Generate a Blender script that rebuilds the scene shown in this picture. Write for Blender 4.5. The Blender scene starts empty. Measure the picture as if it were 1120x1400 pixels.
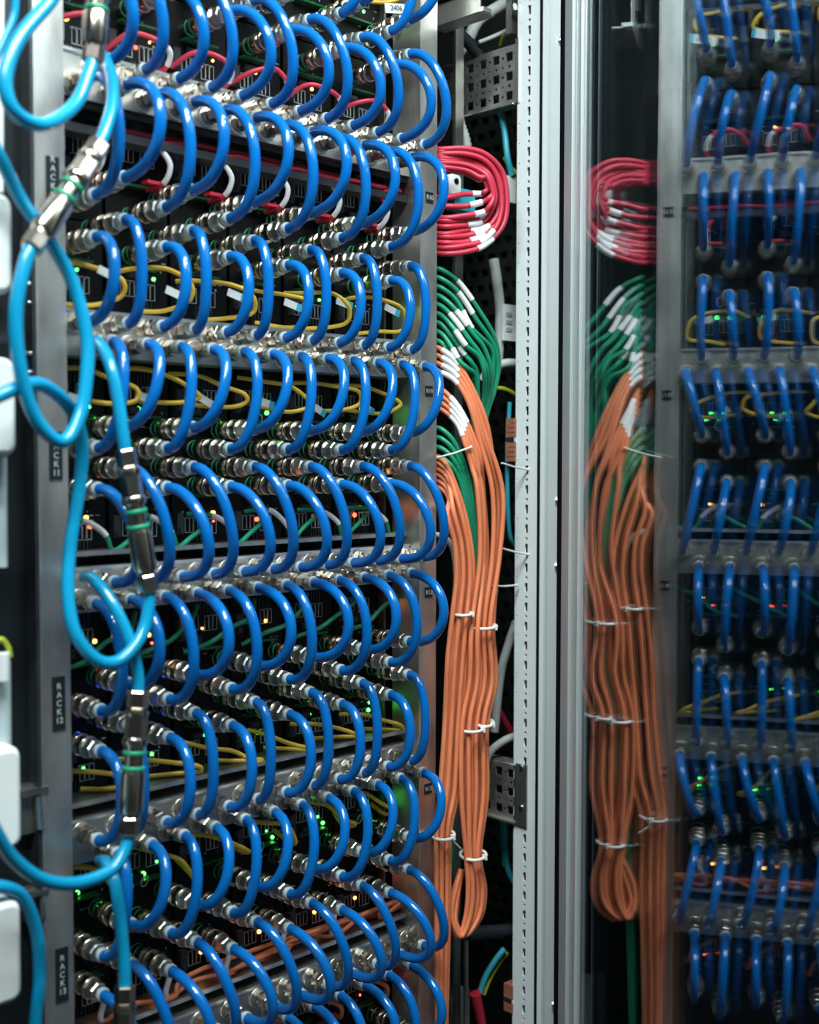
import bpy, bmesh, math, random
from mathutils import Vector, Matrix
random.seed(7)
S = bpy.context.scene
COL = S.collection
ZO = 1.3            # height of the lens above the raised floor, metres

# ------------------------------------------------------------------ camera
cam_d = bpy.data.cameras.new('camera'); cam = bpy.data.objects.new('camera', cam_d); COL.objects.link(cam)
yaw, pit, rol = math.radians(44.832), math.radians(2.580), math.radians(0.0856)
fw = Vector((math.cos(yaw)*math.cos(pit), math.sin(yaw)*math.cos(pit), -math.sin(pit)))
rt = Vector((math.sin(yaw), -math.cos(yaw), 0)); up = rt.cross(fw)
r2 = rt*math.cos(rol)+up*math.sin(rol); u2 = -rt*math.sin(rol)+up*math.cos(rol)
M = Matrix((r2, u2, -fw)).transposed().to_4x4(); M.translation = Vector((-0.9843, -0.97547, ZO-0.00418))
cam.matrix_world = M
cam_d.sensor_fit = 'HORIZONTAL'; cam_d.sensor_width = 24.0; cam_d.lens = 35.0
cam_d.clip_start = 0.02
cam_d.dof.use_dof = True; cam_d.dof.focus_distance = 1.36; cam_d.dof.aperture_fstop = 2.8
S.camera = cam

# ------------------------------------------------------------------ world and lights
W = bpy.data.worlds.new('world'); S.world = W; W.use_nodes = True
bg = W.node_tree.nodes['Background']; bg.inputs[0].default_value = (0.55, 0.8, 1.0, 1); bg.inputs[1].default_value = 0.006
def area(name, loc, tgt, sx, sy, power, col):
    l = bpy.data.lights.new(name, 'AREA'); l.shape = 'RECTANGLE'; l.size = sx; l.size_y = sy; l.energy = power; l.color = col
    o = bpy.data.objects.new(name, l); COL.objects.link(o); o.location = loc
    o.rotation_euler = (Vector(tgt)-Vector(loc)).to_track_quat('-Z', 'Y').to_euler(); return o
LCOL = (0.90, 1.0, 0.99)
area('ceiling_tube_light', (-0.6, -0.52, 2.36), (-0.6, -0.52, 0), 1.5, 0.06, 23, LCOL)
area('ceiling_tube_light', (-0.6, -0.78, 2.36), (-0.6, -0.78, 0), 1.5, 0.06, 23, LCOL)
S.view_settings.view_transform = 'Standard'; S.view_settings.look = 'None'
S.view_settings.gamma = 1.0; S.view_settings.exposure = 0.42
S.view_settings.use_curve_mapping = False

# ------------------------------------------------------------------ materials
MATS = {}
def mat(name, col, rough=0.5, metal=0.0, var=0.12, scale=40.0, bump=0.0, spec=0.5, coat=0.0, stretch=None, trans=0.0, sss=0.0):
    m = bpy.data.materials.new(name); m.use_nodes = True; nt = m.node_tree; b = nt.nodes['Principled BSDF']
    tc = nt.nodes.new('ShaderNodeTexCoord'); mp = nt.nodes.new('ShaderNodeMapping'); nz = nt.nodes.new('ShaderNodeTexNoise')
    nz.inputs['Scale'].default_value = scale; nz.inputs['Detail'].default_value = 4
    if stretch: mp.inputs['Scale'].default_value = stretch
    nt.links.new(tc.outputs['Object'], mp.inputs['Vector']); nt.links.new(mp.outputs['Vector'], nz.inputs['Vector'])
    rp = nt.nodes.new('ShaderNodeValToRGB'); rp.color_ramp.elements[0].position = 0.3; rp.color_ramp.elements[1].position = 0.7
    rp.color_ramp.elements[0].color = tuple(max(0, c*(1-var)) for c in col)+(1,); rp.color_ramp.elements[1].color = tuple(min(1, c*(1+var)) for c in col)+(1,)
    nt.links.new(nz.outputs['Fac'], rp.inputs['Fac']); nt.links.new(rp.outputs['Color'], b.inputs['Base Color'])
    b.inputs['Roughness'].default_value = rough; b.inputs['Metallic'].default_value = metal
    b.inputs['Specular IOR Level'].default_value = spec; b.inputs['Coat Weight'].default_value = coat
    b.inputs['Transmission Weight'].default_value = trans
    if sss: b.inputs['Subsurface Weight'].default_value = sss; b.inputs['Subsurface Radius'].default_value = (0.003, 0.003, 0.003)
    if bump:
        bp = nt.nodes.new('ShaderNodeBump'); bp.inputs['Strength'].default_value = bump; bp.inputs['Distance'].default_value = 0.001
        nt.links.new(nz.outputs['Fac'], bp.inputs['Height']); nt.links.new(bp.outputs['Normal'], b.inputs['Normal'])
    MATS[name] = m; return m
def emat(name, col, st):
    m = bpy.data.materials.new(name); m.use_nodes = True; nt = m.node_tree; b = nt.nodes['Principled BSDF']
    b.inputs['Base Color'].default_value = (*[c*.3 for c in col], 1); b.inputs['Emission Color'].default_value = (*col, 1); b.inputs['Emission Strength'].default_value = st
    MATS[name] = m; return m
mat('hose_blue', (0.002, 0.132, 0.46), 0.14, var=0.05, scale=15, spec=0.6)
mat('hose_teal', (0.004, 0.27, 0.50), 0.2, var=0.05, scale=15, spec=0.6)
mat('nickel', (0.70, 0.62, 0.535), 0.2, 1.0, 0.18, 120)
mat('nickel_dark', (0.30, 0.26, 0.22), 0.25, 1.0, 0.2, 120)
mat('steel_cool', (0.74, 0.79, 0.79), 0.3, 1.0, 0.12, 120)
mat('collar_white', (0.50, 0.58, 0.60), 0.3, var=0.05)
mat('ring_green', (0.02, 0.30, 0.16), 0.35, var=0.1)
mat('alu_bar', (0.70, 0.69, 0.64), 0.34, 0.92, 0.14, 30, 0.15, stretch=(0.25, 1, 1))
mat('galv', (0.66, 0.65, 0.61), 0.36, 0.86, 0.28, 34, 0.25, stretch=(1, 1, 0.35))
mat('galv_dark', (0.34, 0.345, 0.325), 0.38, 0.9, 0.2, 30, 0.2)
mat('galv_edge', (0.85, 0.86, 0.83), 0.3, 0.9, 0.1, 30)
mat('blade_black', (0.004, 0.005, 0.006), 0.5, var=0.3, scale=60, bump=0.1, spec=0.2)
mat('blade_grey', (0.035, 0.040, 0.046), 0.42, var=0.2)
mat('pcb_green', (0.01, 0.10, 0.035), 0.35, var=0.4, scale=300)
mat('outline_grey', (0.42, 0.46, 0.46), 0.5, var=0.1)
mat('cable_red', (0.58, 0.035, 0.07), 0.42, var=0.08)
mat('cable_green', (0.012, 0.30, 0.155), 0.42, var=0.08)
mat('cable_orange', (0.80, 0.235, 0.105), 0.5, var=0.07)
mat('cable_yellow', (0.84, 0.56, 0.06), 0.45, var=0.06)
mat('cable_grey', (0.50, 0.54, 0.53), 0.5, var=0.08)
mat('cable_black', (0.015, 0.02, 0.026), 0.45, var=0.2)
mat('cable_cyan', (0.03, 0.33, 0.42), 0.4, var=0.1)
mat('sleeve_white', (0.80, 0.80, 0.80), 0.45, var=0.05)
mat('paper_white', (0.78, 0.81, 0.80), 0.6, var=0.04)
mat('print_black', (0.01, 0.01, 0.012), 0.6, var=0.1)
mat('print_blue', (0.03, 0.45, 0.62), 0.6, var=0.1)
mat('tape_black', (0.012, 0.02, 0.024), 0.4, var=0.1)
mat('tape_text', (0.62, 0.70, 0.70), 0.5, var=0.05)
mat('frame_white', (0.74, 0.80, 0.81), 0.42, var=0.03, scale=8)
mat('frame_grey', (0.45, 0.50, 0.52), 0.4, 0.3, 0.05)
mat('door_alu', (0.60, 0.65, 0.66), 0.35, 0.45, 0.05, 12, stretch=(1, 1, 0.1))
mat('rubber', (0.005, 0.007, 0.009), 0.9, var=0.2, spec=0.05)
mat('panel_black', (0.012, 0.017, 0.019), 0.33, var=0.35, scale=9, bump=0.08)
mat('side_black', (0.010, 0.013, 0.012), 0.5, var=0.3)
mat('plastic_white', (0.80, 0.84, 0.83), 0.35, var=0.03, sss=0.15)
mat('plastic_grey', (0.42, 0.52, 0.54), 0.4, var=0.06)
mat('terminal_brown', (0.32, 0.12, 0.075), 0.5, var=0.2)
mat('tie_white', (0.78, 0.76, 0.72), 0.4, var=0.04)
mat('boot_red', (0.55, 0.02, 0.05), 0.45, var=0.1)
mat('wire_lime', (0.35, 0.42, 0.02), 0.45, var=0.1)
mat('floor_tile', (0.035, 0.038, 0.042), 0.5, var=0.15, scale=12)
mat('wall_grey', (0.040, 0.046, 0.050), 0.8, var=0.06, scale=6)
mat('wall_dark', (0.004, 0.024, 0.034), 0.8, var=0.2, scale=5)
mat('ceiling_white', (0.55, 0.57, 0.57), 0.8, var=0.05, scale=20)
emat('led_green', (0.08, 1.0, 0.10), 5); emat('led_red', (1.0, 0.07, 0.03), 5); emat('led_amber', (1.0, 0.42, 0.08), 5); emat('led_blue', (0.03, 0.10, 1.0), 6)
emat('tube_glow', (0.9, 1.0, 0.99), 12)
def glass_mat():
    m = bpy.data.materials.new('door_glass'); m.use_nodes = True; nt = m.node_tree; nt.nodes.clear()
    out = nt.nodes.new('ShaderNodeOutputMaterial'); mx = nt.nodes.new('ShaderNodeMixShader'); tr = nt.nodes.new('ShaderNodeBsdfTransparent'); gl = nt.nodes.new('ShaderNodeBsdfGlossy')
    fr = nt.nodes.new('ShaderNodeLayerWeight'); fr.inputs['Blend'].default_value = 0.5
    mr = nt.nodes.new('ShaderNodeMapRange'); mr.inputs['To Min'].default_value = 0.10; mr.inputs['To Max'].default_value = 0.46
    tc = nt.nodes.new('ShaderNodeTexCoord'); nz = nt.nodes.new('ShaderNodeTexNoise'); nz.inputs['Scale'].default_value = 9; nz.inputs['Detail'].default_value = 3
    bp = nt.nodes.new('ShaderNodeBump'); bp.inputs['Strength'].default_value = 0.012; bp.inputs['Distance'].default_value = 0.01
    nt.links.new(tc.outputs['Object'], nz.inputs['Vector']); nt.links.new(nz.outputs['Fac'], bp.inputs['Height']); nt.links.new(bp.outputs['Normal'], gl.inputs['Normal'])
    gl.inputs['Color'].default_value = (0.95, 0.97, 1.0, 1); gl.inputs['Roughness'].default_value = 0.014
    tr.inputs['Color'].default_value = (0.87, 0.91, 0.92, 1)
    nt.links.new(fr.outputs['Facing'], mr.inputs['Value']); nt.links.new(mr.outputs[0], mx.inputs[0]); nt.links.new(tr.outputs[0], mx.inputs[1]); nt.links.new(gl.outputs[0], mx.inputs[2]); nt.links.new(mx.outputs[0], out.inputs[0])
    MATS['door_glass'] = m
glass_mat()

# ------------------------------------------------------------------ mesh helpers
def V(*a): return Vector(a if len(a) > 1 else a[0])
class MB:
    def __init__(s): s.v = []; s.f = []; s.sm = []
    def add(s, vs, fs, smooth=False):
        b = len(s.v); s.v += [Vector(v) for v in vs]
        for f in fs: s.f.append([i+b for i in f]); s.sm.append(smooth)
        return s
    def box(s, lo, hi):
        (a, b, c), (d, e, f) = lo, hi
        return s.add([(a,b,c),(d,b,c),(d,e,c),(a,e,c),(a,b,f),(d,b,f),(d,e,f),(a,e,f)], [(3,2,1,0),(4,5,6,7),(0,1,5,4),(1,2,6,5),(2,3,7,6),(3,0,4,7)])
    def obox(s, o, ax, ay, az, lo, hi):      # box in a local frame
        (a, b, c), (d, e, f) = lo, hi
        P = [(a,b,c),(d,b,c),(d,e,c),(a,e,c),(a,b,f),(d,b,f),(d,e,f),(a,e,f)]
        return s.add([o+ax*p[0]+ay*p[1]+az*p[2] for p in P], [(3,2,1,0),(4,5,6,7),(0,1,5,4),(1,2,6,5),(2,3,7,6),(3,0,4,7)])
    def rbox(s, lo, hi, r, n=4):             # box with rounded edges seen along Y, softened front rim
        (a, b, c), (d, e, f) = lo, hi
        def ring(y, k):
            out = []; q = r
            for (cx, cz, a0) in ((d-q, f-q, 0), (a+q, f-q, 90), (a+q, c+q, 180), (d-q, c+q, 270)):
                for i in range(n+1):
                    t = math.radians(a0+90*i/n); out.append((cx+(q-k)*math.cos(t), y, cz+(q-k)*math.sin(t)))
            return out
        rings = [ring(b, r*.45), ring(b+r*.12, r*.18), ring(b+r*.45, 0), ring(e, 0)]
        m = len(rings[0]); vs = sum(rings, []); fs = []
        for j in range(3):
            for i in range(m): fs.append((j*m+i, j*m+(i+1) % m, (j+1)*m+(i+1) % m, (j+1)*m+i))
        s.add(vs, fs, True); s.add(rings[0], [tuple(range(m))]); s.add(rings[3], [tuple(reversed(range(m)))]); return s
    def lathe(s, prof, n=16, smooth=True, M=None):   # prof = [(axial, radius)], axis = -Y from the origin
        vs = []; fs = []
        for (a, r) in prof:
            for i in range(n):
                t = 2*math.pi*i/n+math.pi/n; vs.append(Vector((r*math.cos(t), -a, r*math.sin(t))))
        if M: vs = [M @ v for v in vs]
        k = len(prof)
        for j in range(k-1):
            for i in range(n): fs.append((j*n+i, j*n+(i+1) % n, (j+1)*n+(i+1) % n, (j+1)*n+i))
        s.add(vs, fs, smooth)
        s.add(vs[:n], [tuple(reversed(range(n)))]); s.add(vs[-n:], [tuple(range(n))]); return s
    def tube(s, pts, r, n=10, caps=True):
        pts = [Vector(p) for p in pts]; m = len(pts); vs = []; fs = []
        t0 = (pts[1]-pts[0]).normalized(); ref = Vector((0.31, 0.2, 1)).normalized()
        if abs(t0.dot(ref)) > .9: ref = Vector((1, 0, 0))
        nv = (ref-t0*ref.dot(t0)).normalized()
        for i, p in enumerate(pts):
            t = (pts[min(i+1, m-1)]-pts[max(i-1, 0)]).normalized()
            nv = (nv-t*nv.dot(t)).normalized(); bv = t.cross(nv); rr = r[i] if isinstance(r, (list, tuple)) else r
            for k in range(n):
                a = 2*math.pi*k/n; vs.append(p+nv*(rr*math.cos(a))+bv*(rr*math.sin(a)))
        for j in range(m-1):
            for k in range(n): fs.append((j*n+k, j*n+(k+1) % n, (j+1)*n+(k+1) % n, (j+1)*n+k))
        s.add(vs, fs, True)
        if caps: s.add(vs[:n], [tuple(reversed(range(n)))]); s.add(vs[-n:], [tuple(range(n))])
        return s
    def mesh(s, name, material, org=None):
        me = bpy.data.meshes.new(name); o = org or Vector((0, 0, 0))
        me.from_pydata([v-o for v in s.v], [], s.f); me.polygons.foreach_set('use_smooth', s.sm); me.materials.append(MATS[material]); me.update(); return me
    def build(s, name, material, parent=None):
        """one mesh object; top-level objects get their origin at the base, parts stay in the thing's frame"""
        if parent is None:
            xs = [v.x for v in s.v]; ys = [v.y for v in s.v]; zs = [v.z for v in s.v]
            o = Vector(((min(xs)+max(xs))/2, (min(ys)+max(ys))/2, min(zs)))
        else: o = world_origin(parent)
        ob = bpy.data.objects.new(name, s.mesh(name, material, o)); COL.objects.link(ob)
        if parent is None: ob.location = o
        else: ob.parent = parent
        return ob
def world_origin(o):
    p = Vector((0, 0, 0))
    while o is not None: p = p+o.location; o = o.parent
    return p
def thing(name, label, cat, loc, group=None, kind=None):
    o = bpy.data.objects.new(name, None); o.empty_display_size = .02; COL.objects.link(o); o.location = loc
    return tag(o, label, cat, group, kind)
def tag(o, label, cat, group=None, kind=None):
    o['label'] = label; o['category'] = cat
    if group: o['group'] = group
    if kind: o['kind'] = kind
    return o
def inst(name, me, parent, loc, rot=None, label=None):
    o = bpy.data.objects.new(name, me); COL.objects.link(o); o.parent = parent; o.location = loc
    if rot: o.rotation_euler = rot
    if label: o['label'] = label
    return o
def bez(a, b, c, d, n=22):
    out = []
    for i in range(n+1):
        t = i/n; u = 1-t; out.append(a*(u*u*u)+b*(3*u*u*t)+c*(3*u*t*t)+d*(t*t*t))
    return out
def spline(P, n=7):
    P = [Vector(p) for p in P]; out = []
    Q = [P[0]*2-P[1]]+P+[P[-1]*2-P[-2]]
    for i in range(1, len(Q)-2):
        p0, p1, p2, p3 = Q[i-1], Q[i], Q[i+1], Q[i+2]
        for k in range(n):
            t = k/n; out.append(0.5*((2*p1)+(p2-p0)*t+(2*p0-5*p1+4*p2-p3)*t*t+(3*p1-p0-3*p2+p3)*t*t*t))
    out.append(P[-1]); return out
def axisM(p0, p1):       # maps the -Y lathe axis onto p0 -> p1
    d = (Vector(p1)-Vector(p0)).normalized(); q = Vector((0, -1, 0)).rotation_difference(d)
    return Matrix.Translation(Vector(p0)) @ q.to_matrix().to_4x4()
def curve_mesh(cd, name, material):
    o = bpy.data.objects.new('tmp', cd); COL.objects.link(o); dg = bpy.context.evaluated_depsgraph_get(); dg.update()
    me = bpy.data.meshes.new_from_object(o.evaluated_get(dg)); bpy.data.objects.remove(o); me.name = name
    me.materials.clear(); me.materials.append(MATS[material]); return me
def plate_mesh(name, outline, holes, t, material):     # flat sheet with real holes, in local XY, thickness along Z
    cd = bpy.data.curves.new(name, 'CURVE'); cd.dimensions = '2D'; cd.fill_mode = 'BOTH'; cd.extrude = t/2
    for pl in [outline]+holes:
        sp = cd.splines.new('POLY'); sp.points.add(len(pl)-1); sp.use_cyclic_u = True
        for q, (x, y) in zip(sp.points, pl): q.co = (x, y, 0, 1)
    return curve_mesh(cd, name, material)
def text_mesh(txt, size, material, spacing=1.0, line=1.0):
    cd = bpy.data.curves.new('lettering', 'FONT'); cd.body = txt; cd.size = size; cd.extrude = 0.0001; cd.align_x = 'CENTER'; cd.align_y = 'CENTER'; cd.space_line = line
    return curve_mesh(cd, 'lettering', material)
def circ(x, y, r, n=8): return [(x+r*math.cos(2*math.pi*i/n), y+r*math.sin(2*math.pi*i/n)) for i in range(n)]
def rect(x0, y0, x1, y1): return [(x0, y0), (x1, y0), (x1, y1), (x0, y1)]
ORD = ['first', 'second', 'third', 'fourth', 'fifth', 'sixth', 'seventh', 'eighth', 'ninth', 'tenth', 'eleventh', 'twelfth']
ROT_FACE = (math.pi/2, 0, 0)          # local XY sheet -> faces -Y

# ------------------------------------------------------------------ the room
def struct(name, lo, hi, m, lab, cat):
    o = MB().box(lo, hi).build(name, m); tag(o, lab, cat, kind='structure'); return o
struct('floor', (-2.4, -2.0, -0.05), (2.2, 1.6, 0.0), 'floor_tile', 'grey raised floor of the machine room', 'floor')
struct('ceiling', (-2.4, -2.0, 2.42), (2.2, 1.6, 2.47), 'ceiling_white', 'pale ceiling over the aisle', 'ceiling')
struct('wall_front', (-2.4, -2.05, 0), (2.2, -2.0, 2.42), 'wall_grey', 'grey wall across the aisle', 'wall')
struct('wall_left', (-2.45, -2.0, 0), (-2.4, 1.6, 2.42), 'wall_grey', 'grey wall at the near end of the aisle', 'wall')
struct('wall_right', (2.2, -2.0, 0), (2.25, 1.6, 2.42), 'wall_dark', 'dark wall at the far end of the aisle', 'wall')
struct('wall_back', (-2.4, 1.6, 0), (2.2, 1.65, 2.42), 'wall_dark', 'dark wall behind the cabinets', 'wall')
for i, y in enumerate((-0.52, -0.78)):
    f = thing('ceiling_light', 'long tube light over the aisle, '+('nearer the rack' if i == 0 else 'farther from the rack'), 'light', (-0.6, y, 2.375), 'ceiling tube lights')
    MB().box((-1.37, y-.05, 2.375), (.17, y+.05, 2.42)).build('housing', 'frame_white', f)

# ------------------------------------------------------------------ rack geometry (x along the rack, -y out of it)
MZ = [0.5885, 0.3488, 0.1117, -0.129, -0.3673, -0.5935, -0.83]       # manifold heights relative to the lens
MZ = [z+ZO for z in MZ]
BOFF = [-0.003, -0.005, 0.004, 0.000, 0.001, 0.0]
XR, XL = 0.028, -0.431
MORD = ['topmost hidden', 'first', 'second', 'third', 'fourth', 'fifth', 'sixth']
PITCH = 0.0375
def mtype(k, side): # True when the fittings are shifted half a pitch to the right
    return (k % 2 == 1) == (side == 'u')
def mx(k, side, i): return (0.0204 if mtype(k, side) else 0.0)-PITCH*i
def mzs(k, side): return MZ[k]+(0.009 if side == 'u' else -0.009)

# uprights
def upright(name, x0, x1, label):
    t = thing('rack_upright', label, 'rack post', ((x0+x1)/2, .04, 0))
    b = MB(); b.box((x0, .0135, 0), (x1, .0165, 2.35)); b.box((x0, .0165, 0), (x0+.003, .06, 2.35)); b.box((x1-.003, .0165, 0), (x1, .06, 2.35)); b.build('channel', 'galv', t)
    e = MB(); e.box((x0-.0012, .0128, 0), (x0+.0012, .0150, 2.35)); e.build('bright_edge', 'galv_edge', t)
    return t
upR = upright('R', XR, .056, 'galvanised steel rack post on the right, behind the hose ends')
upL = upright('L', -.460, XL, 'galvanised steel rack post on the left, behind the teal hoses')
def label_plate(par, x, z, w, h, txt, size, line=1.0):
    o = world_origin(par)
    pl = MB().box((x-w/2, .0122, z-h/2), (x+w/2, .0135, z+h/2)).build('label_plate', 'tape_black', par); pl['label'] = 'black label strip with pale lettering'
    me = text_mesh(txt, size, 'tape_text', line=line); inst('lettering', me, pl, Vector((x, .0119, z))-o, ROT_FACE)
for n, (py, z) in zip((10, 11, 12, 13), [(270, 1.603), (535, 1.3752), (810, 1.1352), (1078, 0.8975)]):
    label_plate(upR, .0425, z, .012, .0125, 'R%d' % n, .0072)
for n, z0, z1 in ((10, 1.5645, 1.5275), (11, 1.3194, 1.2758), (12, 1.0967, 1.0469), (13, 0.8452, 0.7945)):
    label_plate(upL, -.4435, (z0+z1)/2, .0125, abs(z1-z0), 'R\nA\nC\nK\n%d' % n, .0078, 1.0)

# ------------------------------------------------------------------ shared fitting meshes (axis -Y)
def fit_manifold():
    a = MB(); a.lathe([(0, .0088), (.0065, .0088)], 6, False); a.lathe([(.0065, .0066), (.009, .0066)], 14); a.lathe([(.009, .0078), (.0096, .0083), (.0195, .0083), (.0202, .0076)], 6, False)
    a.lathe([(.0202, .0068), (.0235, .0068)], 14)
    return a.mesh('fitting', 'nickel')
def ring_mesh(name, r, l, m, n=18, hole=False): return MB().lathe([(0, r*.94), (l*.2, r), (l*.8, r), (l, r*.92)], n).mesh(name, m)
ME_FIT = fit_manifold(); ME_COLLAR = ring_mesh('collar', .0068, .0042, 'collar_white'); ME_COLLAR2 = ring_mesh('collar', .0073, .0062, 'steel_cool')
b = MB(); b.lathe([(0, 0.0078), (.012, 0.0078)], 14); b.lathe([(.0125, 0.0089), (.016, 0.0093), (.0185, 0.0093)], 18); b.lathe([(.0210, 0.0086), (.0222, 0.0102), (.0245, 0.0105), (.0300, 0.0105), (.0318, 0.0095)], 20)
b.lathe([(.0318, 0.0080), (.0365, 0.0080)], 16); b.lathe([(.0365, 0.0097), (.0372, 0.0107), (.0395, 0.0107), (.0400, 0.0099)], 20); b.lathe([(.0400, 0.0097), (.0500, 0.0097)], 6, False); b.lathe([(.0500, 0.0102), (.0508, 0.0107), (.0526, 0.0107), (.0534, 0.0097)], 20)
ME_CPL = b.mesh('coupling', 'nickel')
ME_NUT = MB().lathe([(0, .0080), (.0008, .0090), (.0108, .0090), (.0118, .0080)], 6, False).mesh('hex_nut', 'steel_cool')
ME_GREEN = ring_mesh('seal_ring', .0093, .0022, 'ring_green')

# manifolds
for k in range(6):
    z = MZ[k]
    lab = 'brushed metal coolant manifold bar with two rows of fittings, %s' % ['just above the photo', 'topmost in view', 'second from the top', 'third from the top', 'fourth from the top', 'lowest in view'][k]
    t = thing('coolant_manifold', lab, 'manifold', ((XL+XR)/2, .05, z-.023), 'coolant manifolds of the rack')
    o = world_origin(t)
    bar = MB().box((XL+.001, .031, z-.021), (XR-.001, .066, z+.021)); 
    for side in 'ud':
        for i in range(12): bar.lathe([(0, .0112), (.0022, .0112), (.003, .0104)], 14, True, Matrix.Translation((mx(k, side, i), .0312, mzs(k, side))))
    bar.build('bar', 'alu_bar', t)
    lip = MB().box((XL+.001, .0285, z+.0195), (XR-.001, .031, z+.0225)); lip.build('top_lip', 'galv_edge', t)
    for side in 'ud':
        for i in range(12):
            p = Vector((mx(k, side, i), .0315, mzs(k, side)))
            f = inst('fitting', ME_FIT, t, Vector((p.x, .0295, p.z))-o, (0, random.uniform(0, 1), 0))
            inst('collar', ME_COLLAR2, f, (0, -.0215, 0)); inst('collar', ME_COLLAR, f, (0, -.0272, 0))

# trays (one above or below a manifold)
def tray(k, up_, lab):
    z = MZ[k]+(.034 if up_ else -.045)
    t = thing('cable_tray', lab, 'cable tray', ((XL+XR)/2, .05, z))
    MB().box((XL+.001, .036, z-.001), (XR-.001, .074, z+.001)).build('tray_floor', 'galv_dark', t)
    MB().box((XL+.001, .0345, z-(.002 if up_ else .006)), (XR-.001, .0362, z+(.0025 if up_ else .002))).build('tray_lip', 'galv' if up_ else 'blade_grey', t)
    if not up_: MB().box((XL+.001, .0335, z+.0165), (XR-.001, .0362, z+.0215)).build('top_rail', 'blade_black', t)
tray(1, False, 'dark cable tray carrying red cables under the topmost manifold')
tray(3, True, 'narrow steel cable tray just above the third manifold')
tray(4, True, 'steel cable tray just above the fourth manifold')
tray(5, True, 'steel cable tray with orange cables above the lowest manifold')

# ------------------------------------------------------------------ server blades and their hoses
bl = MB(); bl.box((-.0080, -.0006, -.0070), (.0080, 0, .0070))
PORT = MB()
for (x0, z0, x1, z1) in ((-.0082, -.0082, .0082, -.0074), (-.0082, .0074, .0082, .0082), (-.0082, -.0082, -.0076, .0082), (.0076, -.0082, .0082, .0082), (-.0030, -.0065, -.0018, .0065), (.0018, -.0065, .0030, .0065), (-.0045, .0058, -.0018, .0066), (.0018, .0058, .0045, .0066)):
    PORT.box((x0, -.0008, z0), (x1, 0, z1))
ME_PORT = PORT.mesh('port', 'outline_grey')
ME_LED = {c: MB().lathe([(0, .0016), (.0012, .0016), (.0018, .0009)], 8).mesh('status_led', 'led_'+c) for c in ('green', 'red', 'amber', 'blue')}
ME_LEVER = MB().box((-.004, -.006, -.011), (.004, 0, .011)).box((-.0028, -.009, -.009), (.0028, -.006, -.004)).mesh('ejector_lever', 'blade_grey')
ME_PCB = MB().box((-.030, -.010, -.0012), (.012, 0, .0012)).mesh('circuit_board', 'pcb_green')
ME_VENT = MB()
for q in range(6): ME_VENT.box((-.010+q*.004, -.0012, -.010), (-.0085+q*.004, 0, .010))
ME_VENT = ME_VENT.mesh('vent_fins', 'blade_grey')
ME_LOOP = MB().tube([Vector((.004*math.cos(a), -.010-.002*math.sin(a), .006*math.sin(a)-.004)) for a in [i*math.pi/6 for i in range(13)]], .0007, 6).mesh('pull_ring', 'sleeve_white')
ME_TAB = MB().box((-.011, -.011, -.0016), (.011, 0, .0016)).mesh('pull_tab', 'boot_red')
ME_PRINT = []
for v in range(3):
    pr_ = MB()
    for q in range(7):
        x = random.uniform(-.03, .03); z = random.uniform(-.014, .014); w = random.choice((.0012, .002, .0045)); h_ = random.choice((.0006, .0012, .0024)); pr_.box((x, -.0003, z), (x+w, 0, z+h_))
    ME_PRINT.append(pr_.mesh('panel_print', 'outline_grey'))
ME_CONN = MB().box((-.007, -.004, -.0035), (.007, 0, .0035)).box((-.0055, -.0055, -.002), (.0055, -.004, .002)).mesh('connector', 'blade_grey')
def panel_mesh(h): return MB().box((-.0355, 0, -h/2), (.0355, .055, h/2)).mesh('front_panel', 'blade_black')
LEDS = {(0, 'd'): ('green',), (1, 'u'): ('amber', 'red'), (1, 'd'): (), (2, 'u'): ('green',), (2, 'd'): ('green', 'green'), (3, 'u'): ('amber', 'red'), (3, 'd'): ('red', 'amber'), (4, 'u'): ('green', 'green'), (4, 'd'): ('green', 'green'), (5, 'u'): ('red', 'amber'), (5, 'd'): ('red',)}
CABLE = {0: 'yellow', 1: 'red', 2: 'yellow', 3: 'green', 4: 'yellow', 5: 'orange'}
HL = {(True, 'd'): (.047, .038), (False, 'd'): (.070, .056), (False, 'u'): (.031, .045), (True, 'u'): (.055, .066)}
def rowname(k, side):
    if k == 0: return 'in the cut-off top row'
    return 'row %s the %s manifold' % ('above' if side == 'u' else 'below', MORD[k])
HOSE_N = 0
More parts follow.
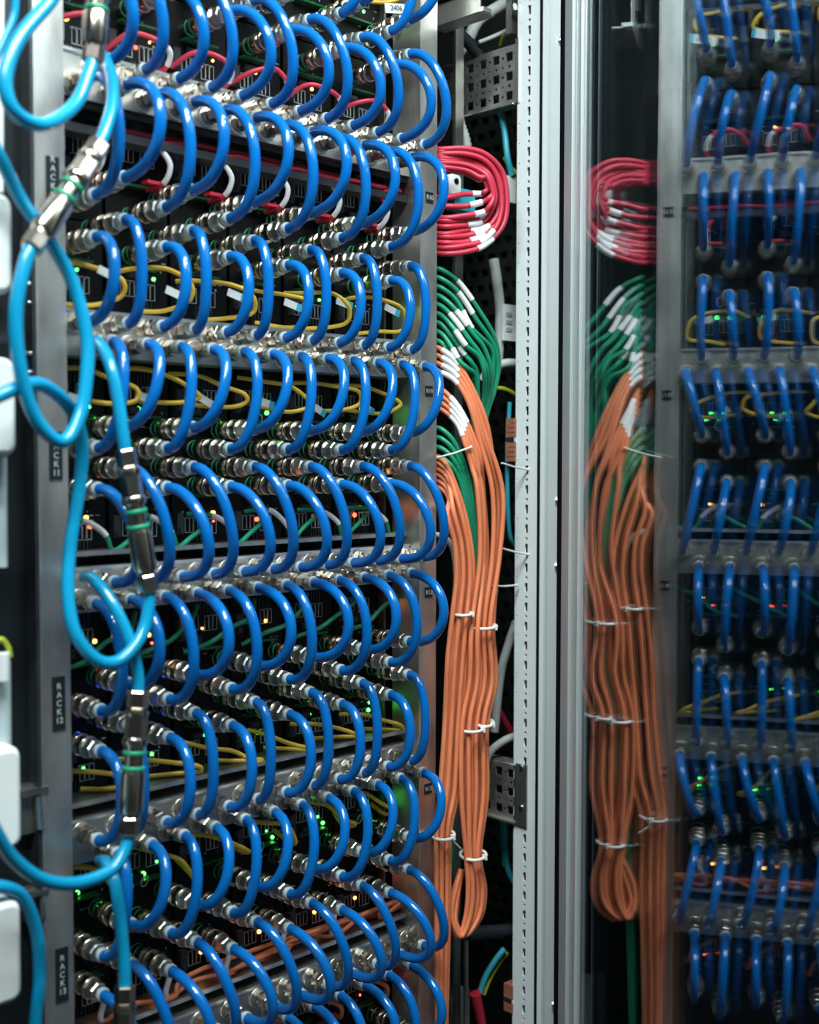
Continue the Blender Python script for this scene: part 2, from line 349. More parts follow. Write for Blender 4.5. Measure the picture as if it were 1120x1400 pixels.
for k in range(6):
    for side in ('u', 'd'):
        if (k, side) == (0, 'u'): continue
        up_ = side == 'u'
        if up_: mid = (MZ[k-1]+MZ[k])/2+BOFF[k-1]
        else: mid = (MZ[k]+MZ[k+1])/2+BOFF[k]
        zt = (mid-.009, mid-.0285) if up_ else (mid+.030, mid+.0095)      # the two coupling rows
        zlo, zhi = (MZ[k]+.024, mid+.0) if up_ else (mid+.001, MZ[k]-.024)
        h = zhi-zlo-.001; zc = (zlo+zhi)/2; pm = panel_mesh(h)
        sgn = 1 if up_ else -1
        for i in range(6):
            xb = -.0163-.075*i
            t = thing('server_blade', 'black server blade, %s from the right, %s' % (ORD[i], rowname(k, side)), 'server', (xb, .075, zlo), 'server blades in the rack')
            o = world_origin(t)
            inst('front_panel', pm, t, Vector((xb, .0765, zc))-o)
            for q, (dx, zz) in enumerate(((.0153, zt[0]), (-.0153, zt[1]))):
                c = inst('coupling', ME_CPL, t, Vector((xb+dx, .0765, zz))-o, (0, random.uniform(0, 1), 0))
                inst('hex_nut', ME_NUT, c, (0, -.0534, 0)); inst('seal_ring', ME_GREEN, c, (0, -.0102, 0)); inst('seal_ring', ME_GREEN, c, (0, -.0188, 0))
                inst('collar', ME_COLLAR2, c, (0, -.0648, 0)); inst('collar', ME_COLLAR, c, (0, -.0708, 0))
            zp = MZ[k]+sgn*.052
            inst('port', ME_PORT, t, Vector((xb+.012, .0765, zp))-o); inst('port', ME_PORT, t, Vector((xb-.012, .0765, zp+.002))-o)
            inst('ejector_lever', ME_LEVER, t, Vector((xb-.029, .0765, zp+sgn*.004))-o); inst('vent_fins', ME_VENT, t, Vector((xb+.004, .0765, MZ[k]+sgn*.033))-o)
            inst('panel_print', ME_PRINT[(i+k) % 3], t, Vector((xb, .0765, MZ[k]+sgn*.072))-o)['kind'] = 'stuff'; inst('connector', ME_CONN, t, Vector((xb-.008, .0765, MZ[k]+sgn*.068))-o)
            inst('circuit_board', ME_PCB, t, Vector((xb+.008, .0765, zt[1]-.011 if up_ else zt[0]+.0115))-o)
            for q, c in enumerate(LEDS.get((k, side), ())):
                if random.random() < .85: led = inst('status_led', ME_LED[c], t, Vector((xb+random.uniform(-.004, .022), .0765, MZ[k]+sgn*(.066-.009*q)))-o); led.scale = (random.uniform(.8, 1.7),)*3
            if (k, side) in ((3, 'd'), (4, 'u')) and i >= 4: inst('status_led', ME_LED['blue'], t, Vector((xb+.005, .070, zt[1]-.012))-o).scale = (3.2, 1.5, 2.2)
            if k in (2, 4) and i % 2 == 0: inst('pull_ring', ME_LOOP, t, Vector((xb-.004, .0765, zt[0]+sgn*-.016))-o)
            if (k, side) == (1, 'd'): inst('pull_tab', ME_TAB, t, Vector((xb+.006, .060, zt[0]+.0135))-o)
        La, Lb = HL[(mtype(k, side), side)]
        for i in range(12):
            top = Vector((mx(k, side, i), 0, mzs(k, side)))
            bi = i//2; ab = i % 2
            bot = Vector((-.0163-.075*bi+(.0153 if ab == 0 else -.0153), 0, zt[ab]))
            L = (La if ab == 0 else Lb)*random.uniform(.94, 1.06)
            kk = (1.2, .85) if (mtype(k, side) and side == 'u') else (1, 1)
            jx = random.uniform(-.003, .003); jz = random.uniform(-.0015, .0015)
            h0 = Vector((0, .003, 0))
            pts = [top+Vector((0, .006, 0))]+bez(top, top+Vector((jx, -L*kk[0], jz)), bot+Vector((jx, -L*kk[1], -jz)), bot, 22)+[bot+Vector((0, .006, 0))]
            o = MB().tube(pts, .0054, 12).build('cooling_hose', 'hose_blue')
            tag(o, 'blue cooling hose, %s from the right, %s' % (ORD[i], rowname(k, side)), 'hose', 'blue hose loops of the rack')
        # patch cables, one to each blade
        cc = CABLE[k]; rad = .0026 if cc != 'yellow' else .0024
        for i in range(6):
            xb = -.0163-.075*i; zm = MZ[k]; j = lambda s: random.uniform(-s, s)
            fl = None; sl = None
            if cc == 'yellow':
                if up_ and k == 4:
                    P = [(xb-.03, .070, zm+.062), (xb-.012, .05, zm+.060), (xb+.012, .042, zm+.052+j(.004)), (xb+.036, .034, zm+.044+j(.004)), (xb+.043, .040, zm+.037), (xb+.024, .052, zm+.037), (xb-.006, .066, zm+.040)]
                elif up_:
                    P = [(xb-.036, .068, zm+.066), (xb-.02, .05, zm+.068+j(.003)), (xb+.006, .036, zm+.066+j(.004)), (xb+.030, .028, zm+.054+j(.004)), (xb+.034, .034, zm+.038+j(.004)), (xb+.016, .05, zm+.031), (xb-.01, .068, zm+.030)]
                    fl = (xb+.014, .030, zm+.052+j(.006))
                else:
                    P = [(xb-.036, .066, zm-.030), (xb-.012, .05, zm-.031), (xb+.014, .042, zm-.036+j(.003)), (xb+.034, .032, zm-.046+j(.005)), (xb+.036, .034, zm-.058+j(.003)), (xb+.018, .046, zm-.062), (xb-.012, .068, zm-.060)]
                    if k == 4: P = [(xb-.03, .066, zm-.030), (xb-.006, .05, zm-.036), (xb+.016, .042, zm-.048+j(.004)), (xb+.034, .040, zm-.064+j(.004)), (xb+.030, .052, zm-.066), (xb+.026, .070, zm-.055)]
                    fl = (xb-.008, .05, zm-.058+j(.003)) if k == 2 else None
                    if k == 0: fl = (xb+.020, .030, zm-.072) if i < 2 else None
            elif cc == 'red':
                if up_: P = [(xb-.036, .072, zm+.046), (xb-.024, .048, zm+.056+j(.003)), (xb-.004, .036, zm+.058+j(.004)), (xb+.012, .034, zm+.046), (xb+.015, .045, zm+.034), (xb+.012, .062, zm+.030)]; sl = (.55, .8)
                else:
                    P = [(xb+.008, .070, zm-.084), (xb+.012, .046, zm-.080), (xb+.013, .036, zm-.064), (xb+.006, .041, zm-.046), (xb+.03, .039+.002*i, zm-.038), (xb+.075 if i else .02, .039+.003*i, zm-.036+j(.004))]
                    if i: P.append((.0, .040+.004*i, zm-.038+.0016*i)); P.append((.016, .066, zm-.038+.0016*i))
                    sl = (.14, .42)
            elif cc == 'green':
                if up_: P = [(xb-.020, .072, zm+.066), (xb-.004, .05, zm+.066+j(.003)), (xb+.014, .042, zm+.052), (xb+.024, .044, zm+.035), (xb+.045, .050, zm+.042+j(.006)), (xb+.075, .058, zm+.060+j(.004))]; sl = (.22, .45)
                else: P = [(xb-.030, .066, zm-.078), (xb-.004, .055, zm-.070+j(.004)), (xb+.020, .050, zm-.056+j(.006)), (xb+.045, .050, zm-.044+j(.004)), (xb+.06, .062, zm-.030)]
            else:
                if up_:
                    P = [(xb+.010, .058, zm+.072), (xb+.012, .046, zm+.062), (xb+.004, .042, zm+.045), (xb+.012, .044, zm+.038), (xb+.04, .040+.005*(i % 4)+j(.004), zm+.046+j(.008)), (xb+.085 if i else .03, .045+j(.008), zm+.040+j(.004))]
                    if i: P.append((xb+.13 if i > 1 else .04, .044+j(.008), zm+.046+j(.008))); P.append((.045, .040+.005*i, zm+.038+.002*((i*2) % 5)))
                    sl = (.1, .36)
                else: P = [(xb-.01, .068, zm-.040), (xb, .05, zm-.038), (xb+.02, .045, zm-.05), (xb+.025, .05, zm-.066), (xb+.03, .068, zm-.07)]
            dxr, dzr, q0 = random.uniform(-.010, .008), random.uniform(-.004, .004), len(P)
            if cc == 'yellow': P = [(p[0]+dxr+random.uniform(-.004, .004), p[1], p[2]+dzr*math.sin(math.pi*q/(q0-1))+random.uniform(-.002, .002)) for q, p in enumerate(P)]
            pts = spline(P, 7)
            t = thing('patch_cable', '%s patch cable at the %s server from the right, %s' % (cc, ORD[i], rowname(k, side)), 'cable', pts[0], 'patch cables inside the rack')
            MB().tube(pts, rad, 8).build('cord', 'cable_'+cc, t)
            if sl:
                n = len(pts); a, bb = int(n*sl[0]), int(n*sl[1]); MB().tube(pts[a:bb], rad*1.15, 8).build('label_sleeve', 'sleeve_white', t)
            if fl:
                c = Vector(fl); ang = random.uniform(-.55, -.15) if k else random.uniform(.1, .2); ax = Vector((math.cos(ang), -.15, math.sin(ang))).normalized(); az = Vector((-math.sin(ang), 0, math.cos(ang))); ay = az.cross(ax)
                if k: fb = MB().obox(c, ax, ay, az, (-.011, -.0004, -.004), (.011, .0004, .004)).build('label_flag', 'paper_white', t); MB().obox(c, ax, ay, az, (.005, -.0006, -.0042), (.0112, .0006, .0042)).build('blue_band', 'print_blue', fb)
                else:
                    fb = MB().obox(c, ax, ay, az, (-.016, -.0004, -.0055), (.016, .0004, .0055)).build('label_flag', 'paper_white', t); MB().obox(c, ax, ay, az, (.012, -.0006, -.0057), (.0163, .0006, .0057)).build('blue_band', 'print_blue', fb)
                    if i: continue
                    le = inst('lettering', text_mesh('2406', .0085, 'print_black'), fb, c-ay*.0007-world_origin(t)); R = Matrix((ax, az, -ay)).transposed(); le.rotation_euler = R.to_euler()

# side plate seen at the right end, between the last blade and the post
en = thing('rack_enclosure', 'steel sided black backed rack enclosure around the server blades', 'rack enclosure', (-.2, .25, .05))
for (x0, x1) in ((XR-.0075, XR-.0045), (XL+.001, XL+.0035)): MB().box((x0, .067, 0.05), (x1, .45, 2.3)).build('side_plate', 'galv_dark', en)
MB().box((-.4295, .135, .05), (.0235, .14, 2.3)).build('rear_panel', 'side_black', en)

# ------------------------------------------------------------------ teal hoses with big couplings in front of the left post
def big_coupling(par, p0, p1):
    p0 = Vector(p0); p1 = Vector(p1); M = axisM(p0, p1); L = (p1-p0).length; s = L/.092
    A = lambda prof: [(a*s, r) for a, r in prof]
    b = MB()
    b.lathe(A([(.010, .0066), (.0125, .0066)]), 16, True, M); b.lathe(A([(.0125, .0098), (.0145, .0108), (.0165, .0098)]), 20, True, M); b.lathe(A([(.0165, .0097), (.030, .0097)]), 6, False, M)
    b.lathe(A([(.030, .0100), (.0315, .0112), (.034, .0112), (.0355, .0100)]), 20, True, M); b.lathe(A([(.0355, .0084), (.052, .0084)]), 18, True, M); b.lathe(A([(.052, .0096), (.054, .0106), (.0765, .0106), (.0785, .0096)]), 20, True, M)
    b.lathe(A([(.0785, .0078), (.082, .0078)]), 16, True, M)
    c = b.build('coupling', 'nickel', par); c['label'] = 'chunky nickel quick coupling'
    for a in (.0385, .0485): MB().lathe(A([(a, .0098), (a+.0005, .0103), (a+.0022, .0103), (a+.0027, .0098)]), 20, True, M).build('seal_ring', 'ring_green', c)
    for a in (0, .081): MB().lathe(A([(a, .0084), (a+.001, .0094), (a+.0105, .0094), (a+.0115, .0084)]), 6, False, M).build('hex_nut', 'nickel', c)
    return c
def teal(label, segs, coup=None, r=.0056):
    p = Vector(segs[0][0]); t = thing('coupled_hose', label, 'hose', p, 'teal hoses hanging at the left post')
    for s in segs:
        o = MB().tube(spline(s, 9), r, 14).build('hose', 'hose_teal', t)
    if coup: big_coupling(t, *coup)
    return t
teal('teal hose looping under the upper left corner with an upright coupling', [[(-0.4904, -0.1, 1.6823), (-0.5074, -0.105, 1.6536), (-0.5406, -0.115, 1.6121), (-0.5542, -0.12, 1.5769), (-0.5457, -0.12, 1.5554), (-0.5164, -0.11, 1.5549), (-0.4817, -0.095, 1.5809), (-0.463, -0.085, 1.6129), (-0.4572, -0.08, 1.6273)]], ((-0.448, -0.08, 1.7179), (-0.4566, -0.08, 1.6238)))
teal('teal hose with a slanted coupling and a long narrow loop', [[(-0.402, 0.0, 1.6588), (-0.4155, -0.03, 1.6474), (-0.4236, -0.055, 1.6211), (-0.433, -0.07, 1.5943), (-0.4456, -0.08, 1.5698), (-0.4556, -0.085, 1.5519)], [(-0.5234, -0.1, 1.4627), (-0.5314, -0.103, 1.4456), (-0.5402, -0.105, 1.409), (-0.5378, -0.105, 1.367), (-0.5239, -0.102, 1.3278), (-0.5003, -0.1, 1.3085), (-0.4809, -0.095, 1.3291), (-0.4709, -0.09, 1.3655), (-0.4683, -0.085, 1.399), (-0.4776, -0.08, 1.4406), (-0.4988, -0.08, 1.473), (-0.5194, -0.08, 1.4969), (-0.5405, -0.085, 1.5269), (-0.5614, -0.09, 1.5554)]], ((-0.4535, -0.085, 1.5565), (-0.5247, -0.1, 1.4592)))
teal('teal hose dropping from the second manifold to a coupling and a deep loop', [[(-0.4132, 0.0, 1.4007), (-0.4235, -0.03, 1.3967), (-0.4278, -0.055, 1.3758), (-0.4263, -0.065, 1.3438), (-0.4246, -0.07, 1.3121), (-0.4226, -0.07, 1.2982)], [(-0.4041, -0.075, 1.1839), (-0.4041, -0.076, 1.1679), (-0.4144, -0.08, 1.1416), (-0.4388, -0.085, 1.1232), (-0.4605, -0.085, 1.1252), (-0.4779, -0.08, 1.1482), (-0.4793, -0.07, 1.1818), (-0.4704, -0.06, 1.2251), (-0.4587, -0.055, 1.2713), (-0.459, -0.06, 1.3087), (-0.4733, -0.07, 1.3347), (-0.5005, -0.085, 1.3507), (-0.5248, -0.095, 1.3539), (-0.5578, -0.1, 1.341)]], ((-0.4233, -0.07, 1.3033), (-0.4034, -0.075, 1.1787)))
teal('teal hose dropping from the third manifold to a coupling, curving off left', [[(-0.4231, 0.0, 1.1863), (-0.4317, -0.03, 1.1878), (-0.4279, -0.055, 1.1681), (-0.4206, -0.07, 1.1366), (-0.416, -0.075, 1.1077), (-0.4161, -0.076, 1.0885)], [(-0.4286, -0.08, 0.9754), (-0.4302, -0.08, 0.9629), (-0.4478, -0.085, 0.9446), (-0.4834, -0.09, 0.9422), (-0.5176, -0.095, 0.9546), (-0.545, -0.1, 0.9786), (-0.5616, -0.105, 1.0045), (-0.576, -0.11, 1.0315)]], ((-0.416, -0.076, 1.0924), (-0.4286, -0.08, 0.969)))
teal('teal hose dropping to a coupling at the bottom edge', [[(-0.4104, 0.0, 0.922), (-0.4214, -0.03, 0.9292), (-0.4254, -0.05, 0.9185), (-0.426, -0.06, 0.885), (-0.4257, -0.065, 0.8469), (-0.4259, -0.066, 0.8241)], [(-0.4333, -0.07, 0.7093), (-0.441, -0.075, 0.6849)]], ((-0.4258, -0.066, 0.83), (-0.4333, -0.07, 0.706)))
teal('teal hose bending down past the lowest white housing', [[(-0.5565, -0.06, 0.9484), (-0.5348, -0.06, 0.944), (-0.5151, -0.055, 0.9283), (-0.5011, -0.05, 0.8937), (-0.4989, -0.05, 0.8551), (-0.5035, -0.05, 0.8154), (-0.5094, -0.05, 0.7732)]])
teal('thin pale blue hose across the top left corner', [[(-0.5491, -0.09, 1.5967), (-0.538, -0.09, 1.6216), (-0.5305, -0.09, 1.6414), (-0.5301, -0.09, 1.6683)]], None, .003)

# ------------------------------------------------------------------ far left: neighbouring cabinet panel, housings, hooks
pn = thing('neighbour_cabinet', 'black cabinet front left of the left rack post', 'cabinet', (-.55, .04, 0))
MB().box((-.66, .030, 0), (-.4625, .034, 2.35)).build('sheet', 'panel_black', pn)
MB().box((-.4640, .0135, 0), (-.4622, .030, 2.35)).build('folded_edge', 'blade_grey', pn)
def housing(y0, y1, lab, w=.10, y=-.065, pr=30):
    zt_, zb = y0, y1
    x1 = lab[1]; t = thing('plastic_housing', lab[0], 'plastic housing', (x1-.05, y+.02, zb), 'white housings at the left edge')
    MB().rbox((x1-w, y, zb), (x1, y+.042, zt_), .010).build('shell', 'plastic_white', t)
    MB().box((x1-w+.02, y+.042, zb+.012), (x1-.012, y+.052, zt_-.012)).build('back_plate', 'plastic_grey', t)
for (a, bq, x, l) in ((1.5068, 1.427, -0.5209, 'white plastic housing at left edge beside the slanted coupling'), (1.3761, 1.2973, -0.5196, 'white plastic housing at left edge beside the long narrow loop'),
                      (1.0601, 0.9753, -0.5197, 'white plastic housing at left edge above the lowest teal bend'), (0.9324, 0.8474, -0.5214, 'lowest white plastic housing at the left edge')):
    housing(a, bq, (l, x))
def rod(p0, p1, r, m, name, lab, cat):
    return tag(MB().tube([Vector(p0), Vector(p1)], r, 16).build(name, m), lab, cat)
rod((-0.5184, -0.04, 1.6854), (-0.5216, -0.04, 1.5131), .0045, 'plastic_white', 'plastic_tube', 'pale plastic tube at the upper left edge', 'tube')
rod((-0.5223, -0.04, 1.2962), (-0.523, -0.04, 1.2053), .005, 'plastic_grey', 'plastic_tube', 'grey plastic tube below the second white housing', 'tube')
rod((-0.5228, -0.04, 1.126), (-0.5232, -0.04, 1.0554), .0062, 'plastic_grey', 'plastic_tube', 'thick grey plastic tube above the third white housing', 'tube')
lug = thing('earth_lug', 'white ring lug with yellow and green wire at left edge', 'cable lug', (-0.529, -0.05, 1.128))
MB().tube(spline([(-0.5377, -0.05, 1.1368), (-0.53, -0.05, 1.1468), (-0.5231, -0.05, 1.14), (-0.5213, -0.05, 1.1313)], 8), .0022, 8).build('wire', 'wire_lime', lug)
MB().tube([Vector((-0.5299, -0.052, 1.1356)), Vector((-0.5296, -0.052, 1.1132))], [.0065, .0055], 14).build('ring', 'plastic_white', lug)
tag(MB().box((-0.5336, -0.04, 1.4229), (-0.5151, -0.03, 1.391)).build('bracket_strip', 'blade_grey'), 'dark strip between the two upper white housings', 'bracket')
for (a, bq, lab) in ((402, 386, 'small steel hook beside the upper teal loop'), (502, 482, 'small steel hook beside the long loop, lower one')):
    p = {402: (-0.4616, 0.02, 1.4415), 502: (-0.4624, 0.02, 1.3798)}[a]; c = Vector(p)
    pts = [c+Vector((-.006, .010, .008)), c+Vector((-.004, .0, .009)), c+Vector((.003, -.004, .007)), c+Vector((.005, -.004, 0)), c+Vector((.002, -.003, -.007)), c+Vector((-.004, -.001, -.008))]
    tag(MB().tube(spline(pts, 5), .0018, 8).build('panel_hook', 'steel_cool'), lab, 'hook')
for (p, lab, s) in (((-0.4651, 0.02, 0.9781), 'dark steel latch bracket beside the third white housing', 1.0), ((-0.4627, 0.02, 0.8899), 'small steel latch bracket beside the lowest teal bend', .7)):
    c = Vector(p); t = thing('latch_bracket', lab, 'bracket', c-Vector((0, 0, .025)))
    MB().box(c+Vector((-.016*s, 0, -.022*s)), c+Vector((.008*s, .012, .022*s))).box(c+Vector((-.016*s, -.008, .014*s)), c+Vector((.010*s, 0, .020*s))).build('body', 'galv_dark', t)
    MB().tube([c+Vector((.002*s, -.004, .012*s)), c+Vector((.003*s, -.006, -.018*s))], .004*s, 10).build('pin', 'steel_cool', t)

# ------------------------------------------------------------------ cabinet frame on the right
FX, FY = .2, -.028
fr = thing('frame_upright', 'white perforated cabinet frame post between the cables and the glass door', 'frame post', (FX+.02, FY+.02, 0))
fo = world_origin(fr)
z0, z1 = .35, 2.05; SEG = .1
hs = []
for q in range(8):
    zz = SEG*(q+.5)/8
    hs.append(rect(.0158, zz-.0056, .0202, zz+.0056) if q % 2 == 0 else circ(.018, zz, .0020))
    if q % 2: hs.append(circ(.0335, zz, .0010, 6))
me = plate_mesh('perforated_face', rect(0, 0, .037, SEG), hs, .002, 'frame_white')
R = Matrix(((0, 0, 1), (1, 0, 0), (0, 1, 0)))
for q in range(17):
    o = inst('perforated_face', me, fr, Vector((FX, FY+.0005, z0+q*SEG))-fo); o.rotation_euler = R.to_euler()
bb = MB(); bb.box((FX-.001, FY, 0), (FX+.001, FY+.037, z0)); bb.box((FX-.001, FY, z1), (FX+.001, FY+.037, 2.4)); bb.build('plain_face', 'frame_white', fr)
MB().box((FX+.012, FY+.004, 0), (FX+.014, FY+.037, 2.4)).build('hole_shade', 'rubber', fr)  # black sheet stands in for the shaded interior behind the holes
MB().box((FX-.002, FY-.001, 0), (FX+.0015, FY+.001, 2.4)).build('groove_shadow', 'rubber', fr)  # black strip painted in for the shadow gap along the corner
MB().box((FX+.0015, FY-.006, 0), (FX+.046, FY+.002, 2.4)).box((FX+.0015, FY-.008, 0), (FX+.006, FY-.006, 2.4)).build('front_face', 'frame_white', fr)
for zz in (1.8194, 1.2417, 1.1576, 0.5847):
    MB().lathe([(0, .0062), (.002, .0060), (.0034, .0036), (.0052, .0032)], 10, True, Matrix.Translation((FX+.031, FY-.006, zz))).build('screw', 'steel_cool', fr)
# cabinet side and back seen through the cable gap
sp = thing('cable_cabinet', 'black perforated cabinet interior behind the cable bundles', 'cabinet', (.36, .3, 0)); so = world_origin(sp)
hol = []
for r_ in range(60):
    for c_ in range(10): hol.append(rect(.03+c_*.022+(r_ % 2)*.008, .55+r_*.022, .044+c_*.022+(r_ % 2)*.008, .56+r_*.022))
me = plate_mesh('perforated_sheet', rect(-.03, .05, .42, 2.3), hol, .002, 'side_black'); o = inst('perforated_sheet', me, sp, Vector((.345, 0, 0))-so); o.rotation_euler = R.to_euler()
MB().box((.375, -.06, .05), (.38, .44, 2.3)).build('outer_skin', 'side_black', sp)
MB().box((.03, .44, .05), (.38, .445, 2.3)).build('back_sheet', 'side_black', sp)
MB().box((.155, .075, 0), (.170, .080, 2.3)).build('mounting_rail', 'galv_dark', sp)

def bracket(name, lab, ya, yb, z_lo, z_hi, cols, rows, m, x=.2):
    t = thing(name, lab, 'bracket', (x, (ya+yb)/2, z_lo)); o = world_origin(t); w = yb-ya; h = z_hi-z_lo; hl = []
    for c in range(cols):
        for r in range(rows):
            cx = w*(c+.5)/cols; cz = h*(r+.5)/rows
            hl.append(rect(cx-.0055, cz-.0055, cx+.0055, cz+.0055))
            if c < cols-1: hl.append(circ(cx+w/cols/2, cz, .0020))
            if r < rows-1: hl.append(circ(cx, cz+h/rows/2, .0022))
            if c < cols-1 and r < rows-1: hl.append(circ(cx+w/cols/2, cz+h/rows/2, .0016))
    q = inst('perforated_plate', plate_mesh('perforated_plate', rect(0, 0, w, h), hl, .002, m), t, Vector((x, ya, z_lo))-o); q.rotation_euler = R.to_euler()
    MB().box((x-.008, ya, z_lo-.002), (x+.012, yb, z_lo)).build('bottom_flange', m, t)
    MB().box((x, ya, z_hi), (x+.018, yb, z_hi+.002)).build('top_flange', m, t)
    return t
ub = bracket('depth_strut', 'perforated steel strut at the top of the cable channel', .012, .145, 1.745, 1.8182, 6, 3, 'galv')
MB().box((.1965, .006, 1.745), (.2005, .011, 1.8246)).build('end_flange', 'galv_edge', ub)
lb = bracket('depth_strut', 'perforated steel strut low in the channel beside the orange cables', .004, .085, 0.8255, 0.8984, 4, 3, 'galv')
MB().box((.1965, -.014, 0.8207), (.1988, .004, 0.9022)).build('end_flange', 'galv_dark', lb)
for py_ in (0.8991, 0.8469):
    MB().lathe([(0, .003), (.0025, .0026)], 10, True, axisM((.1965, -.006, py_), (.19, -.006, py_))).build('screw', 'steel_cool', lb)
tb = thing('top_bracket', 'bent steel bracket with a dark slot at the top of the channel', 'bracket', (0.1148, 0.03, 1.8252))
MB().box((.085, -.028, ZO+.522), (.087, .052, ZO+.64)).box((.085, -.028, ZO+.520), (.110, .052, ZO+.522)).build('sheet', 'galv', tb)
MB().tube([Vector((.0845, .050, ZO+.548)), Vector((.0845, .005, ZO+.548))], .0034, 10).build('slot', 'rubber', tb)
MB().box((.084, -.034, ZO+.519), (.098, -.028, ZO+.524)).build('lip', 'galv_edge', tb)
rp = thing('hinge_bracket', 'grey steel hinge bracket at the top of the frame post', 'bracket', (0.1938, 0.01, 1.8357))
MB().box((0.2001, 0.02, 1.8352), (0.2126, 0.03, 1.8887)).build('body', 'galv_dark', rp)
MB().lathe([(0, .005), (.003, .0045)], 10, True, Matrix.Translation((0.1931, 0.012, 1.8632))).build('screw', 'steel_cool', rp)

# ------------------------------------------------------------------ cable bundles in the channel
def cable(name, lab, pts, r, m, sleeve=None, group=None, n=8, cat='cable'):
    pts = spline(pts, n); t = thing(name, lab, cat, pts[0], group)
    MB().tube(pts, r, 8).build('jacket', m, t)
    if sleeve:
        k = len(pts); a, b_ = int(k*sleeve[0]), max(int(k*sleeve[1]), int(k*sleeve[0])+3); MB().tube(pts[a:b_], r*1.22, 8).build('label_sleeve', 'sleeve_white', t)
    return t
cable('red_cable', 'red network cable in the coil, first by its upper end from the top', [(0.0714, 0.04, 1.6687), (0.0729, 0.022, 1.6666), (0.0953, 0.0043, 1.6684), (0.1189, -0.0077, 1.6636), (0.1412, -0.0147, 1.6457), (0.1475, -0.0177, 1.6159), (0.1433, -0.0157, 1.5818), (0.1183, -0.0077, 1.5546), (0.0937, 0.0023, 1.5444), (0.0748, 0.016, 1.5416), (0.0718, 0.04, 1.5458)], 0.0033, 'cable_red', (0.66, 0.75), 'red cables coiled by the right post')
cable('red_cable', 'red network cable in the coil, second by its upper end from the top', [(0.0714, 0.04, 1.666), (0.073, 0.022, 1.664), (0.1013, 0.0098, 1.6673), (0.1238, -0.0022, 1.662), (0.14, -0.0092, 1.6471), (0.1464, -0.0122, 1.6206), (0.142, -0.0102, 1.591), (0.1237, -0.0022, 1.5686), (0.0996, 0.0078, 1.5577), (0.0747, 0.016, 1.5547), (0.0717, 0.04, 1.5591)], 0.0033, 'cable_red', (0.7, 0.79), 'red cables coiled by the right post')
cable('red_cable', 'red network cable in the coil, third by its upper end from the top', [(0.0714, 0.04, 1.6633), (0.073, 0.022, 1.6613), (0.0956, 0.0046, 1.6621), (0.1167, -0.0074, 1.6564), (0.1319, -0.0144, 1.6396), (0.1382, -0.0174, 1.6108), (0.1339, -0.0154, 1.5822), (0.1173, -0.0074, 1.5602), (0.094, 0.0026, 1.5521), (0.0747, 0.016, 1.5486), (0.0718, 0.04, 1.5529)], 0.0033, 'cable_red', (0.64, 0.73), 'red cables coiled by the right post')
cable('red_cable', 'red network cable in the coil, fourth by its upper end from the top', [(0.0714, 0.04, 1.6606), (0.073, 0.022, 1.6586), (0.1045, 0.0127, 1.6619), (0.1245, 0.0007, 1.6558), (0.1397, -0.0063, 1.6429), (0.1461, -0.0093, 1.6172), (0.1417, -0.0073, 1.5948), (0.1257, 0.0007, 1.5784), (0.1028, 0.0107, 1.5727), (0.0747, 0.016, 1.5651), (0.0717, 0.04, 1.5696)], 0.0033, 'cable_red', (0.69, 0.79), 'red cables coiled by the right post')
cable('red_cable', 'red network cable in the coil, fifth by its upper end from the top', [(0.0714, 0.04, 1.6579), (0.073, 0.022, 1.6559), (0.1015, 0.0099, 1.6576), (0.12, -0.0021, 1.6511), (0.1361, -0.0091, 1.6414), (0.1424, -0.0121, 1.6182), (0.1381, -0.0101, 1.5931), (0.1218, -0.0021, 1.5733), (0.0997, 0.0079, 1.5653), (0.0747, 0.016, 1.5616), (0.0717, 0.04, 1.5661)], 0.0033, 'cable_red', (0.66, 0.76), 'red cables coiled by the right post')
cable('red_cable', 'red network cable in the coil, sixth by its upper end from the top', [(0.0714, 0.04, 1.6552), (0.073, 0.022, 1.6532), (0.102, 0.0104, 1.6545), (0.1193, -0.0016, 1.6476), (0.1267, -0.0086, 1.638), (0.1329, -0.0116, 1.6156), (0.1285, -0.0096, 1.5974), (0.1217, -0.0016, 1.585), (0.1002, 0.0084, 1.5785), (0.0746, 0.016, 1.5738), (0.0717, 0.04, 1.5784)], 0.0033, 'cable_red', (0.71, 0.8), 'red cables coiled by the right post')
cable('red_cable', 'red network cable in the coil, seventh by its upper end from the top', [(0.0714, 0.04, 1.6524), (0.073, 0.022, 1.6505), (0.0963, 0.0052, 1.6494), (0.1121, -0.0068, 1.6421), (0.117, -0.0138, 1.6341), (0.1231, -0.0168, 1.6132), (0.1187, -0.0148, 1.6004), (0.1151, -0.0068, 1.5932), (0.0945, 0.0032, 1.5881), (0.0746, 0.016, 1.5843), (0.0716, 0.04, 1.589)], 0.0033, 'cable_red', (0.67, 0.76), 'red cables coiled by the right post')
cable('red_cable', 'red network cable in the coil, eighth by its upper end from the top', [(0.0714, 0.04, 1.6497), (0.073, 0.022, 1.6478), (0.1028, 0.0111, 1.6483), (0.1174, -0.0009, 1.6405), (0.127, -0.0079, 1.6365), (0.1332, -0.0109, 1.6179), (0.1288, -0.0089, 1.6021), (0.121, -0.0009, 1.5906), (0.1009, 0.0091, 1.584), (0.0746, 0.016, 1.5808), (0.0717, 0.04, 1.5854)], 0.0033, 'cable_red', (0.64, 0.74), 'red cables coiled by the right post')
